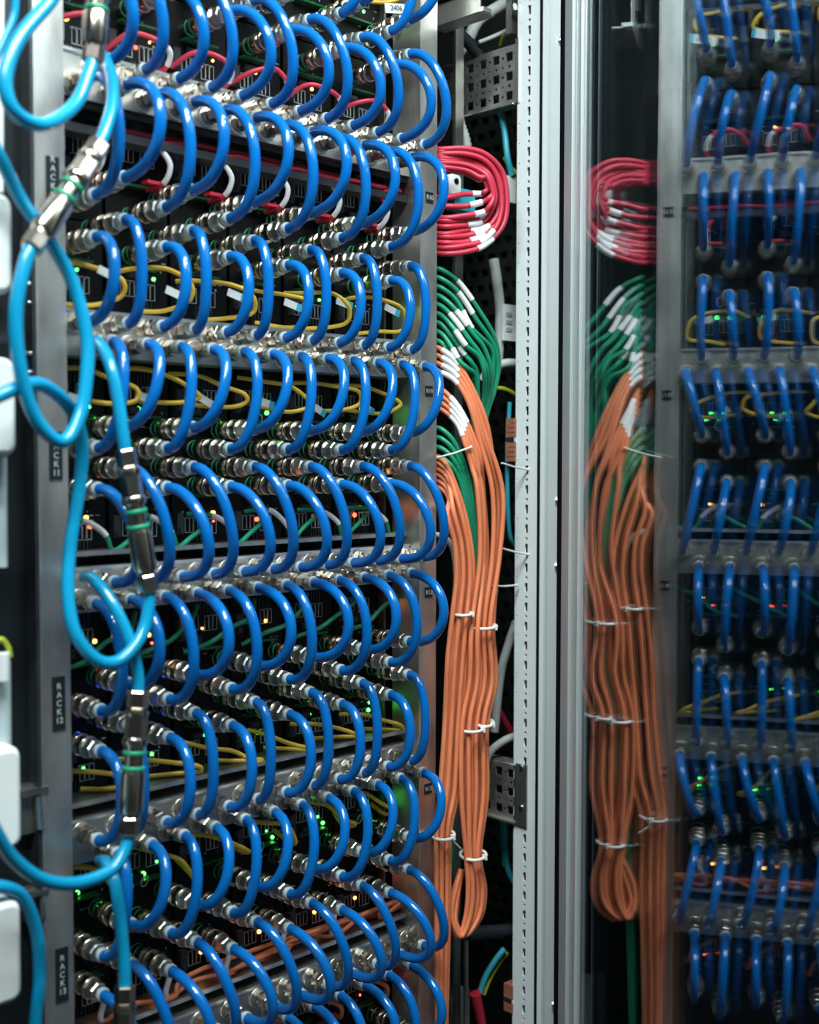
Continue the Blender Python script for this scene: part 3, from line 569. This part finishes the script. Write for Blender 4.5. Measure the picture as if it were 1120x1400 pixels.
cable('red_cable', 'red network cable in the coil, ninth by its upper end from the top', [(0.0715, 0.04, 1.647), (0.073, 0.022, 1.6451), (0.0978, 0.0065, 1.6435), (0.1109, -0.0055, 1.6353), (0.1177, -0.0125, 1.6345), (0.1238, -0.0155, 1.6189), (0.1194, -0.0135, 1.6104), (0.1151, -0.0055, 1.606), (0.0958, 0.0045, 1.6), (0.0745, 0.016, 1.5982), (0.0716, 0.04, 1.603)], 0.0033, 'cable_red', (0.7, 0.78), 'red cables coiled by the right post')
cable('red_cable', 'red network cable in the coil, tenth by its upper end from the top', [(0.0715, 0.04, 1.6443), (0.073, 0.022, 1.6424), (0.1053, 0.0133, 1.6426), (0.1173, 0.0013, 1.634), (0.1163, -0.0057, 1.6358), (0.1223, -0.0087, 1.6234), (0.1179, -0.0067, 1.6183), (0.1221, 0.0013, 1.618), (0.1032, 0.0113, 1.6165), (0.0745, 0.016, 1.6086), (0.0716, 0.04, 1.6135)], 0.0033, 'cable_red', (0.67, 0.77), 'red cables coiled by the right post')
cable('green_cable', 'green network cable in the upper fan, first from the top', [(0.077, 0.045, 1.5285), (0.0799, 0.028, 1.5243), (0.1045, 0.0216, 1.5103), (0.1305, 0.0116, 1.4777), (0.155, 0.0076, 1.4461), (0.1691, 0.0124, 1.4126), (0.1565, 0.01, 1.3798), (0.1504, 0.018, 1.3432), (0.1459, 0.026, 1.2834), (0.1426, 0.03, 1.2002), (0.1368, 0.034, 1.0608)], 0.003, 'cable_green', (0.19, 0.28), 'upper green cables by the right post')
cable('green_cable', 'green network cable in the upper fan, second from the top', [(0.0771, 0.045, 1.5178), (0.0799, 0.028, 1.5133), (0.0976, 0.017, 1.4981), (0.1216, 0.007, 1.4646), (0.1471, 0.003, 1.4371), (0.1587, 0.0055, 1.4098), (0.1568, 0.01, 1.3779), (0.1473, 0.018, 1.3431), (0.1446, 0.026, 1.2834), (0.1419, 0.03, 1.2002), (0.1368, 0.034, 1.0608)], 0.003, 'cable_green', (0.2, 0.29), 'upper green cables by the right post')
cable('green_cable', 'green network cable in the upper fan, third from the top', [(0.0771, 0.045, 1.5072), (0.08, 0.028, 1.5022), (0.0968, 0.0181, 1.487), (0.1129, 0.0081, 1.455), (0.1445, 0.0041, 1.4322), (0.1516, 0.0071, 1.4077), (0.1495, 0.01, 1.3758), (0.1443, 0.018, 1.343), (0.1432, 0.026, 1.2834), (0.1412, 0.03, 1.2003), (0.1368, 0.034, 1.0608)], 0.003, 'cable_green', (0.24, 0.32), 'upper green cables by the right post')
cable('green_cable', 'green network cable in the upper fan, fourth from the top', [(0.0771, 0.045, 1.4965), (0.08, 0.028, 1.4912), (0.0889, 0.0125, 1.4748), (0.1086, 0.0025, 1.4475), (0.1239, -0.0015, 1.4316), (0.1381, -0.0012, 1.4047), (0.1468, 0.01, 1.3739), (0.1412, 0.018, 1.343), (0.1418, 0.026, 1.2834), (0.1405, 0.03, 1.2003), (0.1368, 0.034, 1.0608)], 0.003, 'cable_green', (0.2, 0.28), 'upper green cables by the right post')
cable('green_cable', 'green network cable in the upper fan, fifth from the top', [(0.0772, 0.045, 1.4858), (0.08, 0.028, 1.4802), (0.0854, 0.0111, 1.4633), (0.1013, 0.0011, 1.4391), (0.114, -0.0029, 1.4244), (0.1286, -0.0034, 1.4023), (0.1408, 0.01, 1.3719), (0.1382, 0.018, 1.3429), (0.1404, 0.026, 1.2834), (0.1398, 0.03, 1.2003), (0.1368, 0.034, 1.0608)], 0.003, 'cable_green', (0.17, 0.26), 'upper green cables by the right post')
cable('green_cable', 'green network cable in the upper fan, sixth from the top', [(0.0772, 0.045, 1.4752), (0.0801, 0.028, 1.4691), (0.0829, 0.0105, 1.4521), (0.0935, 0.0005, 1.4324), (0.1129, -0.0035, 1.4191), (0.1223, -0.0042, 1.4002), (0.1368, 0.01, 1.3699), (0.1352, 0.018, 1.3428), (0.139, 0.026, 1.2834), (0.1392, 0.03, 1.2003), (0.1368, 0.034, 1.0608)], 0.003, 'cable_green', (0.22, 0.31), 'upper green cables by the right post')
cable('green_cable', 'green network cable in the upper fan, seventh from the top', [(0.0773, 0.045, 1.4645), (0.0801, 0.028, 1.4581), (0.087, 0.0161, 1.4418), (0.0985, 0.0061, 1.4215), (0.1056, 0.0021, 1.4122), (0.1186, 0.0041, 1.3986), (0.1254, 0.01, 1.3677), (0.1322, 0.018, 1.3428), (0.1376, 0.026, 1.2835), (0.1385, 0.03, 1.2004), (0.1368, 0.034, 1.0608)], 0.003, 'cable_green', (0.25, 0.32), 'upper green cables by the right post')
cable('green_cable', 'green network cable in the upper fan, eighth from the top', [(0.0773, 0.045, 1.4538), (0.0802, 0.028, 1.447), (0.0838, 0.0149, 1.4305), (0.0879, 0.0049, 1.4129), (0.0973, 0.0009, 1.4049), (0.1127, 0.0023, 1.3964), (0.1268, 0.01, 1.3659), (0.1292, 0.018, 1.3427), (0.1363, 0.026, 1.2835), (0.1378, 0.03, 1.2004), (0.1368, 0.034, 1.0608)], 0.003, 'cable_green', (0.21, 0.29), 'upper green cables by the right post')
cable('green_cable', 'green network cable in the upper fan, ninth from the top', [(0.0773, 0.045, 1.4431), (0.0802, 0.028, 1.4359), (0.0882, 0.0208, 1.4201), (0.0867, 0.0108, 1.4012), (0.1022, 0.0068, 1.4022), (0.1187, 0.0111, 1.3953), (0.1186, 0.01, 1.3639), (0.1262, 0.018, 1.3426), (0.1349, 0.026, 1.2835), (0.1371, 0.03, 1.2004), (0.1368, 0.034, 1.0608)], 0.003, 'cable_green', (0.24, 0.33), 'upper green cables by the right post')
cable('green_cable', 'green network cable in the lower fan, first from the top', [(0.0725, 0.04, 1.3338), (0.0764, 0.024, 1.3309), (0.0871, 0.012, 1.314), (0.1041, 0.008, 1.2793), (0.1164, 0.008, 1.234), (0.129, 0.014, 1.1741), (0.1257, 0.024, 1.0631), (0.1077, 0.022, 0.955), (0.0965, 0.02, 0.8653), (0.0877, 0.02, 0.7567), (0.0804, 0.02, 0.5921), (0.0781, 0.02, 0.4998)], 0.003, 'cable_green', None, 'lower green cables by the right post')
cable('green_cable', 'green network cable in the lower fan, second from the top', [(0.0725, 0.04, 1.3222), (0.0764, 0.024, 1.3194), (0.0858, 0.012, 1.3043), (0.1008, 0.008, 1.2739), (0.1117, 0.008, 1.2342), (0.1255, 0.014, 1.1743), (0.1229, 0.024, 1.0634), (0.105, 0.022, 0.9555), (0.0939, 0.02, 0.8659), (0.0857, 0.02, 0.7572), (0.079, 0.02, 0.5926), (0.0767, 0.02, 0.5003)], 0.003, 'cable_green', None, 'lower green cables by the right post')
cable('green_cable', 'green network cable in the lower fan, third from the top', [(0.0726, 0.04, 1.3105), (0.0765, 0.024, 1.3078), (0.0845, 0.012, 1.2945), (0.0975, 0.008, 1.2686), (0.107, 0.008, 1.2343), (0.1221, 0.014, 1.1745), (0.1202, 0.024, 1.0637), (0.1023, 0.022, 0.9559), (0.0912, 0.02, 0.8664), (0.0837, 0.02, 0.7577), (0.0777, 0.02, 0.593), (0.0754, 0.02, 0.5008)], 0.003, 'cable_green', None, 'lower green cables by the right post')
cable('green_cable', 'green network cable in the lower fan, fourth from the top', [(0.0726, 0.04, 1.2989), (0.0765, 0.024, 1.2962), (0.0833, 0.012, 1.2847), (0.0942, 0.008, 1.2633), (0.1023, 0.008, 1.2344), (0.1187, 0.014, 1.1747), (0.1175, 0.024, 1.064), (0.0996, 0.022, 0.9563), (0.0885, 0.02, 0.867), (0.0817, 0.02, 0.7583), (0.0764, 0.02, 0.5935), (0.0741, 0.02, 0.5013)], 0.003, 'cable_green', None, 'lower green cables by the right post')
cable('orange_cable', 'orange network cable from the second orange fan, fourth from the top', [(0.0802, 0.045, 1.3601), (0.081, 0.026, 1.3542), (0.0879, 0.008, 1.3371), (0.0902, -0.002, 1.3131), (0.0978, -0.006, 1.2865), (0.0998, -0.014, 1.2556), (0.107, -0.012, 1.1769), (0.0931, -0.0112, 1.092), (0.0908, -0.01, 1.0259), (0.079, -0.009, 0.9719), (0.0781, -0.009, 0.8886), (0.0875, -0.008, 0.8132), (0.0918, -0.008, 0.7675), (0.0902, -0.006, 0.7336), (0.0827, -0.002, 0.708), (0.0748, 0.003, 0.7262), (0.0753, 0.006, 0.749), (0.0959, 0.008, 0.7872)], 0.0031, 'cable_orange', (0.09, 0.165), 'right bundle of orange cables')
cable('orange_cable', 'orange network cable from the second orange fan, third from the top', [(0.0802, 0.045, 1.3681), (0.081, 0.026, 1.3622), (0.0878, 0.008, 1.3442), (0.0941, -0.002, 1.3175), (0.1031, -0.006, 1.2892), (0.1173, -0.006, 1.2551), (0.1225, -0.004, 1.1755), (0.1103, -0.0008, 1.0893), (0.1067, -0.002, 1.0228), (0.0943, -0.001, 0.9682), (0.0936, -0.001, 0.8839), (0.1001, 0.0, 0.8083), (0.1052, 0.0, 0.762), (0.1031, 0.002, 0.7278), (0.0934, 0.006, 0.7031), (0.0846, 0.011, 0.7212), (0.0856, 0.014, 0.7441), (0.1051, 0.016, 0.7829)], 0.0031, 'cable_orange', (0.09, 0.165), 'right bundle of orange cables')
cable('orange_cable', 'orange network cable from the second orange fan, second from the top', [(0.0801, 0.045, 1.3762), (0.081, 0.026, 1.3702), (0.0878, 0.008, 1.3512), (0.0981, -0.002, 1.322), (0.1084, -0.006, 1.2918), (0.1134, -0.005, 1.2551), (0.1245, -0.003, 1.1753), (0.0998, -0.0151, 1.0918), (0.1012, -0.013, 1.0249), (0.0885, -0.012, 0.9709), (0.088, -0.012, 0.8873), (0.0915, -0.011, 0.8129), (0.0973, -0.011, 0.7669), (0.0949, -0.009, 0.7331), (0.0832, -0.005, 0.7095), (0.0738, 0.0, 0.7273), (0.0754, 0.003, 0.7497), (0.0934, 0.005, 0.7885)], 0.0031, 'cable_orange', (0.09, 0.165), 'right bundle of orange cables')
cable('orange_cable', 'orange network cable from the second orange fan, first from the top', [(0.0801, 0.045, 1.3843), (0.0809, 0.026, 1.3782), (0.0878, 0.008, 1.3583), (0.102, -0.002, 1.3265), (0.1138, -0.006, 1.2945), (0.1307, 0.004, 1.2546), (0.1406, 0.006, 1.1739), (0.1186, -0.0034, 1.0887), (0.1184, -0.004, 1.0215), (0.1051, -0.003, 0.9668), (0.1048, -0.003, 0.8821), (0.1052, -0.002, 0.8076), (0.1119, -0.002, 0.7608), (0.1091, -0.0, 0.7267), (0.095, 0.004, 0.7039), (0.0847, 0.009, 0.7218), (0.0869, 0.012, 0.7443), (0.1037, 0.014, 0.7838)], 0.0031, 'cable_orange', (0.09, 0.165), 'right bundle of orange cables')
cable('orange_cable', 'orange network cable from the upper orange fan, fourth from the top', [(0.0774, 0.045, 1.4056), (0.0756, 0.026, 1.4006), (0.0872, 0.01, 1.3884), (0.0978, -0.002, 1.361), (0.11, -0.008, 1.3177), (0.1284, -0.013, 1.255), (0.1311, -0.011, 1.1754), (0.1169, -0.0099, 1.0896), (0.1197, -0.009, 1.022), (0.106, -0.008, 0.9675), (0.106, -0.008, 0.8829), (0.1033, -0.007, 0.8092), (0.1107, -0.007, 0.7623), (0.1075, -0.005, 0.7285), (0.0914, -0.001, 0.7068), (0.0804, 0.004, 0.7244), (0.0832, 0.007, 0.7466), (0.0986, 0.009, 0.7863)], 0.0031, 'cable_orange', (0.07, 0.135), 'right bundle of orange cables')
cable('orange_cable', 'orange network cable from the upper orange fan, third from the top', [(0.0774, 0.045, 1.4146), (0.0756, 0.026, 1.4099), (0.0871, 0.01, 1.3964), (0.1005, -0.002, 1.3664), (0.1154, -0.008, 1.3213), (0.1475, -0.005, 1.2545), (0.1473, -0.003, 1.174), (0.1345, 0.0005, 1.0868), (0.136, -0.001, 1.0188), (0.1217, 0.0, 0.9637), (0.1218, -0.0, 0.8781), (0.116, 0.001, 0.8043), (0.1243, 0.001, 0.7568), (0.1207, 0.003, 0.7227), (0.1022, 0.007, 0.7018), (0.0903, 0.012, 0.7194), (0.0936, 0.015, 0.7417), (0.1077, 0.017, 0.782)], 0.0031, 'cable_orange', (0.07, 0.135), 'right bundle of orange cables')
cable('orange_cable', 'orange network cable from the upper orange fan, second from the top', [(0.0774, 0.045, 1.4235), (0.0756, 0.026, 1.4191), (0.0871, 0.01, 1.4043), (0.1031, -0.002, 1.3718), (0.1208, -0.008, 1.325), (0.1439, -0.016, 1.2548), (0.1412, -0.014, 1.175), (0.1237, -0.0138, 1.0893), (0.1304, -0.012, 1.021), (0.1158, -0.011, 0.9664), (0.1162, -0.011, 0.8814), (0.1073, -0.01, 0.809), (0.1163, -0.01, 0.7617), (0.1124, -0.008, 0.728), (0.092, -0.004, 0.7083), (0.0794, 0.001, 0.7255), (0.0833, 0.004, 0.7474), (0.096, 0.006, 0.7876)], 0.0031, 'cable_orange', (0.07, 0.135), 'right bundle of orange cables')
cable('orange_cable', 'orange network cable from the upper orange fan, first from the top', [(0.0774, 0.045, 1.4324), (0.0755, 0.026, 1.4284), (0.0871, 0.01, 1.4123), (0.1057, -0.002, 1.3772), (0.1262, -0.008, 1.3286), (0.1499, 0.002, 1.2543), (0.1591, 0.004, 1.1729), (0.1385, -0.006, 1.087), (0.1445, -0.006, 1.0183), (0.1294, -0.005, 0.9633), (0.13, -0.005, 0.8775), (0.1178, -0.004, 0.8051), (0.1277, -0.004, 0.7572), (0.1233, -0.002, 0.7234), (0.1005, 0.002, 0.7045), (0.0871, 0.007, 0.7217), (0.0916, 0.01, 0.7435), (0.103, 0.012, 0.7844)], 0.0031, 'cable_orange', (0.07, 0.135), 'right bundle of orange cables')
cable('orange_cable', 'orange network cable from the lowest fan, first from the top', [(0.0726, 0.04, 1.2998), (0.0697, 0.02, 1.2953), (0.0725, 0.008, 1.2821), (0.0897, 0.002, 1.2394), (0.1026, -0.001, 1.1899), (0.1057, -0.002, 1.1494), (0.1024, -0.0004, 1.1063), (0.0951, -0.0, 1.0466), (0.0862, 0.0, 0.9666), (0.0813, 0.0, 0.8907), (0.0671, 0.0, 0.8386), (0.0662, 0.0, 0.7403), (0.0616, -0.0, 0.6054), (0.062, -0.0, 0.5138)], 0.0031, 'cable_orange', None, 'left bundle of orange cables')
cable('orange_cable', 'orange network cable from the lowest fan, second from the top', [(0.0726, 0.04, 1.2926), (0.0697, 0.02, 1.2883), (0.0725, 0.008, 1.2751), (0.0779, -0.004, 1.2373), (0.0901, -0.007, 1.1909), (0.0929, -0.008, 1.1507), (0.0873, -0.0082, 1.1084), (0.0819, -0.006, 1.0489), (0.0739, -0.006, 0.9696), (0.0685, -0.006, 0.8944), (0.056, -0.006, 0.8425), (0.0554, -0.006, 0.745), (0.052, -0.006, 0.6107), (0.0524, -0.006, 0.5198)], 0.0031, 'cable_orange', None, 'left bundle of orange cables')
cable('orange_cable', 'orange network cable from the lowest fan, third from the top', [(0.0726, 0.04, 1.2855), (0.0698, 0.02, 1.2812), (0.0725, 0.008, 1.268), (0.0814, 0.004, 1.2343), (0.0931, 0.001, 1.1903), (0.0956, 0.0, 1.1499), (0.0924, 0.0022, 1.1069), (0.0841, 0.002, 1.0477), (0.0768, 0.002, 0.9678), (0.0709, 0.002, 0.8924), (0.0599, 0.002, 0.8398), (0.0595, 0.002, 0.7416), (0.0575, 0.002, 0.6061), (0.0578, 0.002, 0.5146)], 0.0031, 'cable_orange', None, 'left bundle of orange cables')
cable('orange_cable', 'orange network cable from the lowest fan, fourth from the top', [(0.0727, 0.04, 1.2783), (0.0698, 0.02, 1.2741), (0.0726, 0.008, 1.2609), (0.0664, -0.005, 1.2324), (0.0774, -0.008, 1.1916), (0.0796, -0.009, 1.1517), (0.0733, -0.0095, 1.1098), (0.0677, -0.007, 1.0507), (0.0613, -0.007, 0.9718), (0.0549, -0.007, 0.8973), (0.0457, -0.007, 0.845), (0.0455, -0.007, 0.7479), (0.0448, -0.007, 0.6135), (0.0451, -0.007, 0.523)], 0.0031, 'cable_orange', None, 'left bundle of orange cables')
cable('orange_cable', 'orange network cable from the lowest fan, fifth from the top', [(0.0727, 0.04, 1.2711), (0.0698, 0.02, 1.267), (0.0726, 0.008, 1.2539), (0.0678, 0.001, 1.2295), (0.0782, -0.002, 1.1912), (0.0802, -0.003, 1.1512), (0.0755, -0.0017, 1.1088), (0.0677, -0.001, 1.05), (0.0621, -0.001, 0.9707), (0.0552, -0.001, 0.8961), (0.0474, -0.001, 0.8433), (0.0475, -0.001, 0.7457), (0.048, -0.001, 0.6103), (0.0484, -0.001, 0.5194)], 0.0031, 'cable_orange', None, 'left bundle of orange cables')
cable('orange_cable', 'orange network cable from the lowest fan, sixth from the top', [(0.0727, 0.04, 1.2639), (0.0698, 0.02, 1.2599), (0.0726, 0.008, 1.2468), (0.0583, -0.003, 1.2273), (0.0681, -0.006, 1.1919), (0.0698, -0.007, 1.1522), (0.0636, -0.0069, 1.1104), (0.0569, -0.005, 1.0518), (0.0521, -0.005, 0.9729), (0.0448, -0.005, 0.8989), (0.0386, -0.005, 0.8462), (0.0389, -0.005, 0.7492), (0.0407, -0.005, 0.6142), (0.0411, -0.005, 0.5238)], 0.0031, 'cable_orange', None, 'left bundle of orange cables')

# zip ties
def zip_tie(lab, c, w, d, tail=None):
    c = Vector(c); pts = []; dx = Vector((.70, -.71, 0)); dy = Vector((.71, .70, 0))
    for i in range(25):
        a = 2*math.pi*i/24; pts.append(c+dx*(w/2*math.cos(a))+dy*(d/2*math.sin(a))+Vector((0, 0, .0006*math.sin(a))))
    t = thing('zip_tie', lab, 'cable tie', c, 'cable ties on the bundles')
    MB().tube(pts, .0021, 8).build('band', 'tie_white', t)
    h = c+dx*(w/2*.86)-dy*(d/2*.5); MB().obox(h, dx, dy, Vector((0, 0, 1)), (-.003, -.0025, -.003), (.003, .0025, .003)).build('head', 'tie_white', t)
    if tail: MB().tube(spline([h]+[Vector(p) for p in tail], 5), .0011, 6).build('tail', 'tie_white', t)
zip_tie('white cable tie round the right orange bundle, upper one', (0.1187, -0.004, 1.0888), 0.038, 0.042)
zip_tie('white cable tie round the orange bundle, wider of the middle pair', (0.1005, -0.004, 0.965), 0.033, 0.042)
zip_tie('white cable tie round the orange bundle, narrower of the middle pair', (0.1227, -0.006, 0.9682), 0.023, 0.040)
zip_tie('white cable tie pinching the orange bundle above its end loop', (0.1055, -0.004, 0.8061), 0.032, 0.040)
zip_tie('thin cable tie round the left orange bundle with a dangling tail', (0.0533, -0.002, 0.8422), 0.027, 0.038, [(0.0503, -0.018, 0.8456), (0.0568, -0.018, 0.8353), (0.0694, -0.016, 0.8247)])
zip_tie('small cable tie high on the left orange bundle', (0.086, -0.002, 1.1079), 0.026, 0.040)
def strap(lab, p0, p1):
    a, b_ = Vector(p0), Vector(p1); t = thing('tie_strap', lab, 'cable tie', a, 'straps tying the bundles back'); MB().tube([a, (a+b_)/2+Vector((0, 0, -.001)), b_], .0013, 6).build('band', 'tie_white', t); MB().tube([b_+(a-b_)*.04, b_], .0022, 6).build('head', 'tie_white', t)
strap('pale strap crossing the lower green cables', (0.0475, 0.005, 1.2962), (0.0932, -0.01, 1.3095))
strap('pale strap from the orange bundle to the frame, topmost', (0.1514, -0.008, 1.29), (0.1982, -0.012, 1.2816))
strap('pale strap from the orange bundle to the frame, middle one', (0.1517, -0.006, 1.184), (0.2056, -0.014, 1.1723))
strap('pale strap from the orange bundle to the frame, lowest', (0.1377, -0.004, 1.1372), (0.1922, -0.0, 1.1338))

# ------------------------------------------------------------------ things deeper in the channel
def duct(lab, pts, r, m, corr=False, name='grey_cable', cat='cable'):
    p = spline(pts, 8)
    rr = [r*(1+(.13 if i % 2 else -.06)) for i in range(len(p))] if corr else r
    return tag(MB().tube(p, rr, 12).build(name, m), lab, cat)
duct('pale corrugated duct above the red cables', [(0.1833, 0.1, 1.7518), (0.1865, 0.095, 1.7306), (0.191, 0.09, 1.7088), (0.1955, 0.09, 1.6812)], .0065, 'cable_grey', True, 'corrugated_duct', 'duct')
duct('thick pale cable rising behind the top strut', [(0.2061, 0.12, 1.8325), (0.2167, 0.11, 1.8519), (0.2273, 0.1, 1.8779), (0.2678, 0.09, 1.908)], .008, 'cable_grey')
duct('black cable crossing behind the top strut', [(0.1692, 0.09, 1.8493), (0.1891, 0.085, 1.8362), (0.205, 0.08, 1.8229)], .008, 'cable_black', name='black_cable')
duct('thin grey wire arching over the top strut', [(0.1936, 0.07, 1.8338), (0.2109, 0.06, 1.843), (0.2357, 0.05, 1.858)], .0025, 'cable_grey')
duct('yellow and green earth wire at the top strut', [(0.2358, 0.07, 1.8402), (0.2328, 0.06, 1.8503), (0.2447, 0.05, 1.8565)], .0025, 'wire_lime', name='earth_wire')
duct('striped blue wire hanging beside the frame below the top strut', [(0.2116, 0.05, 1.7475), (0.2162, 0.045, 1.7193), (0.2164, 0.04, 1.6857), (0.2254, 0.04, 1.6637)], .004, 'cable_cyan', name='blue_wire')
duct('black cable hanging beside the frame below the top strut', [(0.2221, 0.05, 1.712), (0.2258, 0.048, 1.6887), (0.2269, 0.045, 1.6648)], .0045, 'cable_black', name='black_cable')
duct('lime wire looping beside the red cables', [(0.2223, 0.05, 1.6885), (0.2268, 0.045, 1.6761), (0.2372, 0.04, 1.6676)], .003, 'wire_lime', name='earth_wire')
duct('thick grey cable hanging behind the green cables', [(0.213, 0.06, 1.556), (0.2147, 0.055, 1.5223), (0.221, 0.055, 1.4752), (0.2213, 0.06, 1.418)], .007, 'cable_grey')
duct('white pipe bending behind the green cables', [(0.1894, 0.06, 1.3973), (0.198, 0.05, 1.4114), (0.2126, 0.04, 1.4193), (0.2349, 0.035, 1.4203)], .006, 'cable_grey', name='white_pipe', cat='pipe')
duct('lime wire below the white pipe', [(0.2097, 0.06, 1.3886), (0.2246, 0.05, 1.3869), (0.2427, 0.045, 1.3798)], .003, 'wire_lime', name='earth_wire')
duct('cyan wire running down beside the frame', [(0.2115, 0.03, 1.3686), (0.2075, 0.03, 1.3116), (0.208, 0.03, 1.245), (0.2129, 0.03, 1.1971), (0.2219, 0.03, 1.1823)], .003, 'cable_cyan', name='cyan_wire')
duct('grey cable curving behind the orange bundle, upper one', [(0.2514, 0.05, 1.0761), (0.2334, 0.05, 1.0435), (0.2245, 0.055, 1.0046), (0.2189, 0.06, 0.9307)], .006, 'cable_grey')
duct('grey cable curving behind the orange bundle, lower one', [(0.2316, 0.03, 0.9287), (0.2106, 0.035, 0.9245), (0.1958, 0.045, 0.9117), (0.187, 0.05, 0.8939)], .005, 'cable_grey')
duct('grey cable leaving the post behind the blue loops', [(0.0702, 0.03, 1.2034), (0.0831, 0.02, 1.1961), (0.0964, 0.02, 1.1711), (0.1021, 0.02, 1.1117)], .0035, 'cable_grey')
duct('red wire ending behind the orange bundle', [(0.2216, 0.06, 0.9649), (0.2369, 0.06, 0.9457), (0.2554, 0.06, 0.9218)], .0045, 'boot_red', name='red_wire')
duct('cyan wire below the low strut', [(0.241, 0.06, 0.807), (0.2428, 0.06, 0.7664), (0.2433, 0.055, 0.7373), (0.2529, 0.05, 0.7159)], .004, 'cable_cyan', name='cyan_wire')
duct('green wire below the low strut', [(0.2408, 0.065, 0.806), (0.2425, 0.065, 0.7754), (0.2415, 0.06, 0.7415)], .003, 'cable_green', name='green_wire')
duct('dark pipe crossing low behind the orange loop', [(0.1678, 0.06, 0.6706), (0.2003, 0.05, 0.6661), (0.2306, 0.04, 0.6623)], .009, 'cable_black', name='dark_pipe', cat='pipe')
duct('slim grey rod standing below the orange loop', [(0.1635, 0.06, 0.663), (0.1639, 0.06, 0.5991), (0.1643, 0.06, 0.5202)], .0035, 'galv_dark', name='grey_rod', cat='rod')
duct('striped wire rising from the red connector', [(0.1802, 0.05, 0.5892), (0.1918, 0.05, 0.6083), (0.2066, 0.045, 0.6281), (0.2187, 0.04, 0.6409)], .004, 'cable_cyan', name='blue_wire')
duct('yellow wire rising from the red connector', [(0.1898, 0.052, 0.5835), (0.203, 0.052, 0.6012), (0.218, 0.047, 0.622), (0.2272, 0.042, 0.6328)], .003, 'wire_lime', name='earth_wire')
rc = thing('red_connector', 'red cable boot at the bottom of the cable channel', 'connector', (0.1805, 0.05, 0.5477))
MB().tube([Vector((0.1715, 0.05, 0.5921)), Vector((0.1804, 0.05, 0.5625)), Vector((0.1924, 0.05, 0.5138))], [.0075, .0065, .005], 10).build('boot', 'boot_red', rc)
wb = thing('white_box', 'pale metal box at the bottom of the cable channel', 'box', (0.2168, 0.09, 0.5216))
MB().box((0.1387, 0.085, 0.5105), (0.199, 0.12, 0.5779)).build('body', 'frame_grey', wb)
lp = thing('label_card', 'white card with grey print beside the frame post', 'card', (0.2345, 0.05, 1.4567))
MB().box((0.2153, 0.045, 1.4502), (0.2447, 0.047, 1.4975)).build('card', 'paper_white', lp)
for q in range(3):
    MB().box(Vector((0.2204, 0.0445, 1.4819))+Vector((0, -.0004, -.010*q)), Vector((0.2204, 0.0445, 1.4819))+Vector((.012, 0, -.010*q+.005))).build('print', 'outline_grey', lp)
rl = thing('relay', 'white relay with a dark round dial behind the red coil', 'relay', (0.1295, 0.05, 1.6268))
MB().rbox((0.1188, 0.05, 1.6224), (0.1403, 0.07, 1.6512), .006).build('body', 'plastic_white', rl); MB().lathe([(0, .004), (.001, .004)], 12, True, Matrix.Translation((0.1295, 0.05, 1.6421))).build('dial', 'rubber', rl)
MB().box((0.1323, 0.055, 1.6098), (0.1709, 0.07, 1.6368)).build('base', 'print_blue', rl)
wt = thing('white_terminal', 'white connector block beside the frame near the red coil', 'connector', (0.2212, 0.04, 1.6301))
MB().box((0.2139, 0.04, 1.629), (0.2343, 0.05, 1.6624)).build('body', 'plastic_white', wt)
for (p, lab, nn) in (((0.2004, 0.012, 1.347), 'reddish brown terminal strip on the frame beside the orange bundle', 9), ((0.2022, 0.012, 0.6071), 'reddish brown terminal strip at the bottom of the frame', 6)):
    c = Vector(p); t = thing('terminal_strip', lab, 'terminal strip', c-Vector((0, 0, .0062*nn)))
    for q in range(nn): MB().box(c+Vector((-.006, -.004, -.0062*(q+1)+.0008)), c+Vector((.008, .010, -.0062*q))).build('terminal', 'steel_cool' if q == nn//2 else 'terminal_brown', t)

# ------------------------------------------------------------------ the open glass door
DN = Vector((0.86423, -0.50310, 0)); DS = Vector((-0.50310, -0.86423, 0)); UP = Vector((0, 0, 1))
HP = DN*0.18505; HP = HP+DS*((Vector((.1545, -.1024, 0))-HP).dot(DS)); HP.z = 0
dr = thing('door_1', 'open glass cabinet door with pale aluminium frame, mirroring the rack', 'door', HP, kind='structure')
def dbox(b, s0, s1, n0, n1, za=.08, zb=2.32): return b.obox(HP, DS, DN, UP, (s0, n0, za), (s1, n1, zb))
GW = .60
b = MB(); dbox(b, .004, .070, .004, .026); dbox(b, .004, .018, -.004, .004); dbox(b, .0235, .032, -.0065, .004); dbox(b, .036, .050, -.003, .004); dbox(b, .053, .066, .0005, .004)
b.build('hinge_stile', 'door_alu', dr)
dbox(MB(), -.013, .0035, -.003, .012).build('gasket', 'rubber', dr)
dbox(MB(), .0701, .0715, .0020, .0085).build('added_end_cover', 'rubber', dr)  # two dark strips added to hide the stile's lit end face behind the glass
dbox(MB(), .0701, .0715, .0112, .026).build('added_end_cover', 'rubber', dr)
b = MB(); dbox(b, GW, GW+.06, -.005, .026); b.build('lock_stile', 'door_alu', dr)
b = MB(); dbox(b, .07, GW, -.003, .026, 2.26, 2.32); b.build('top_rail', 'door_alu', dr)
b = MB(); dbox(b, .07, GW, -.003, .026, .08, .14); b.build('bottom_rail', 'door_alu', dr)
dbox(MB(), .060, GW+.005, 0, .0016, .13, 2.27).build('glass_pane', 'door_glass', dr)
dbox(MB(), .060, GW+.005, .0092, .0108, .13, 2.27).build('glass_pane', 'door_glass', dr)
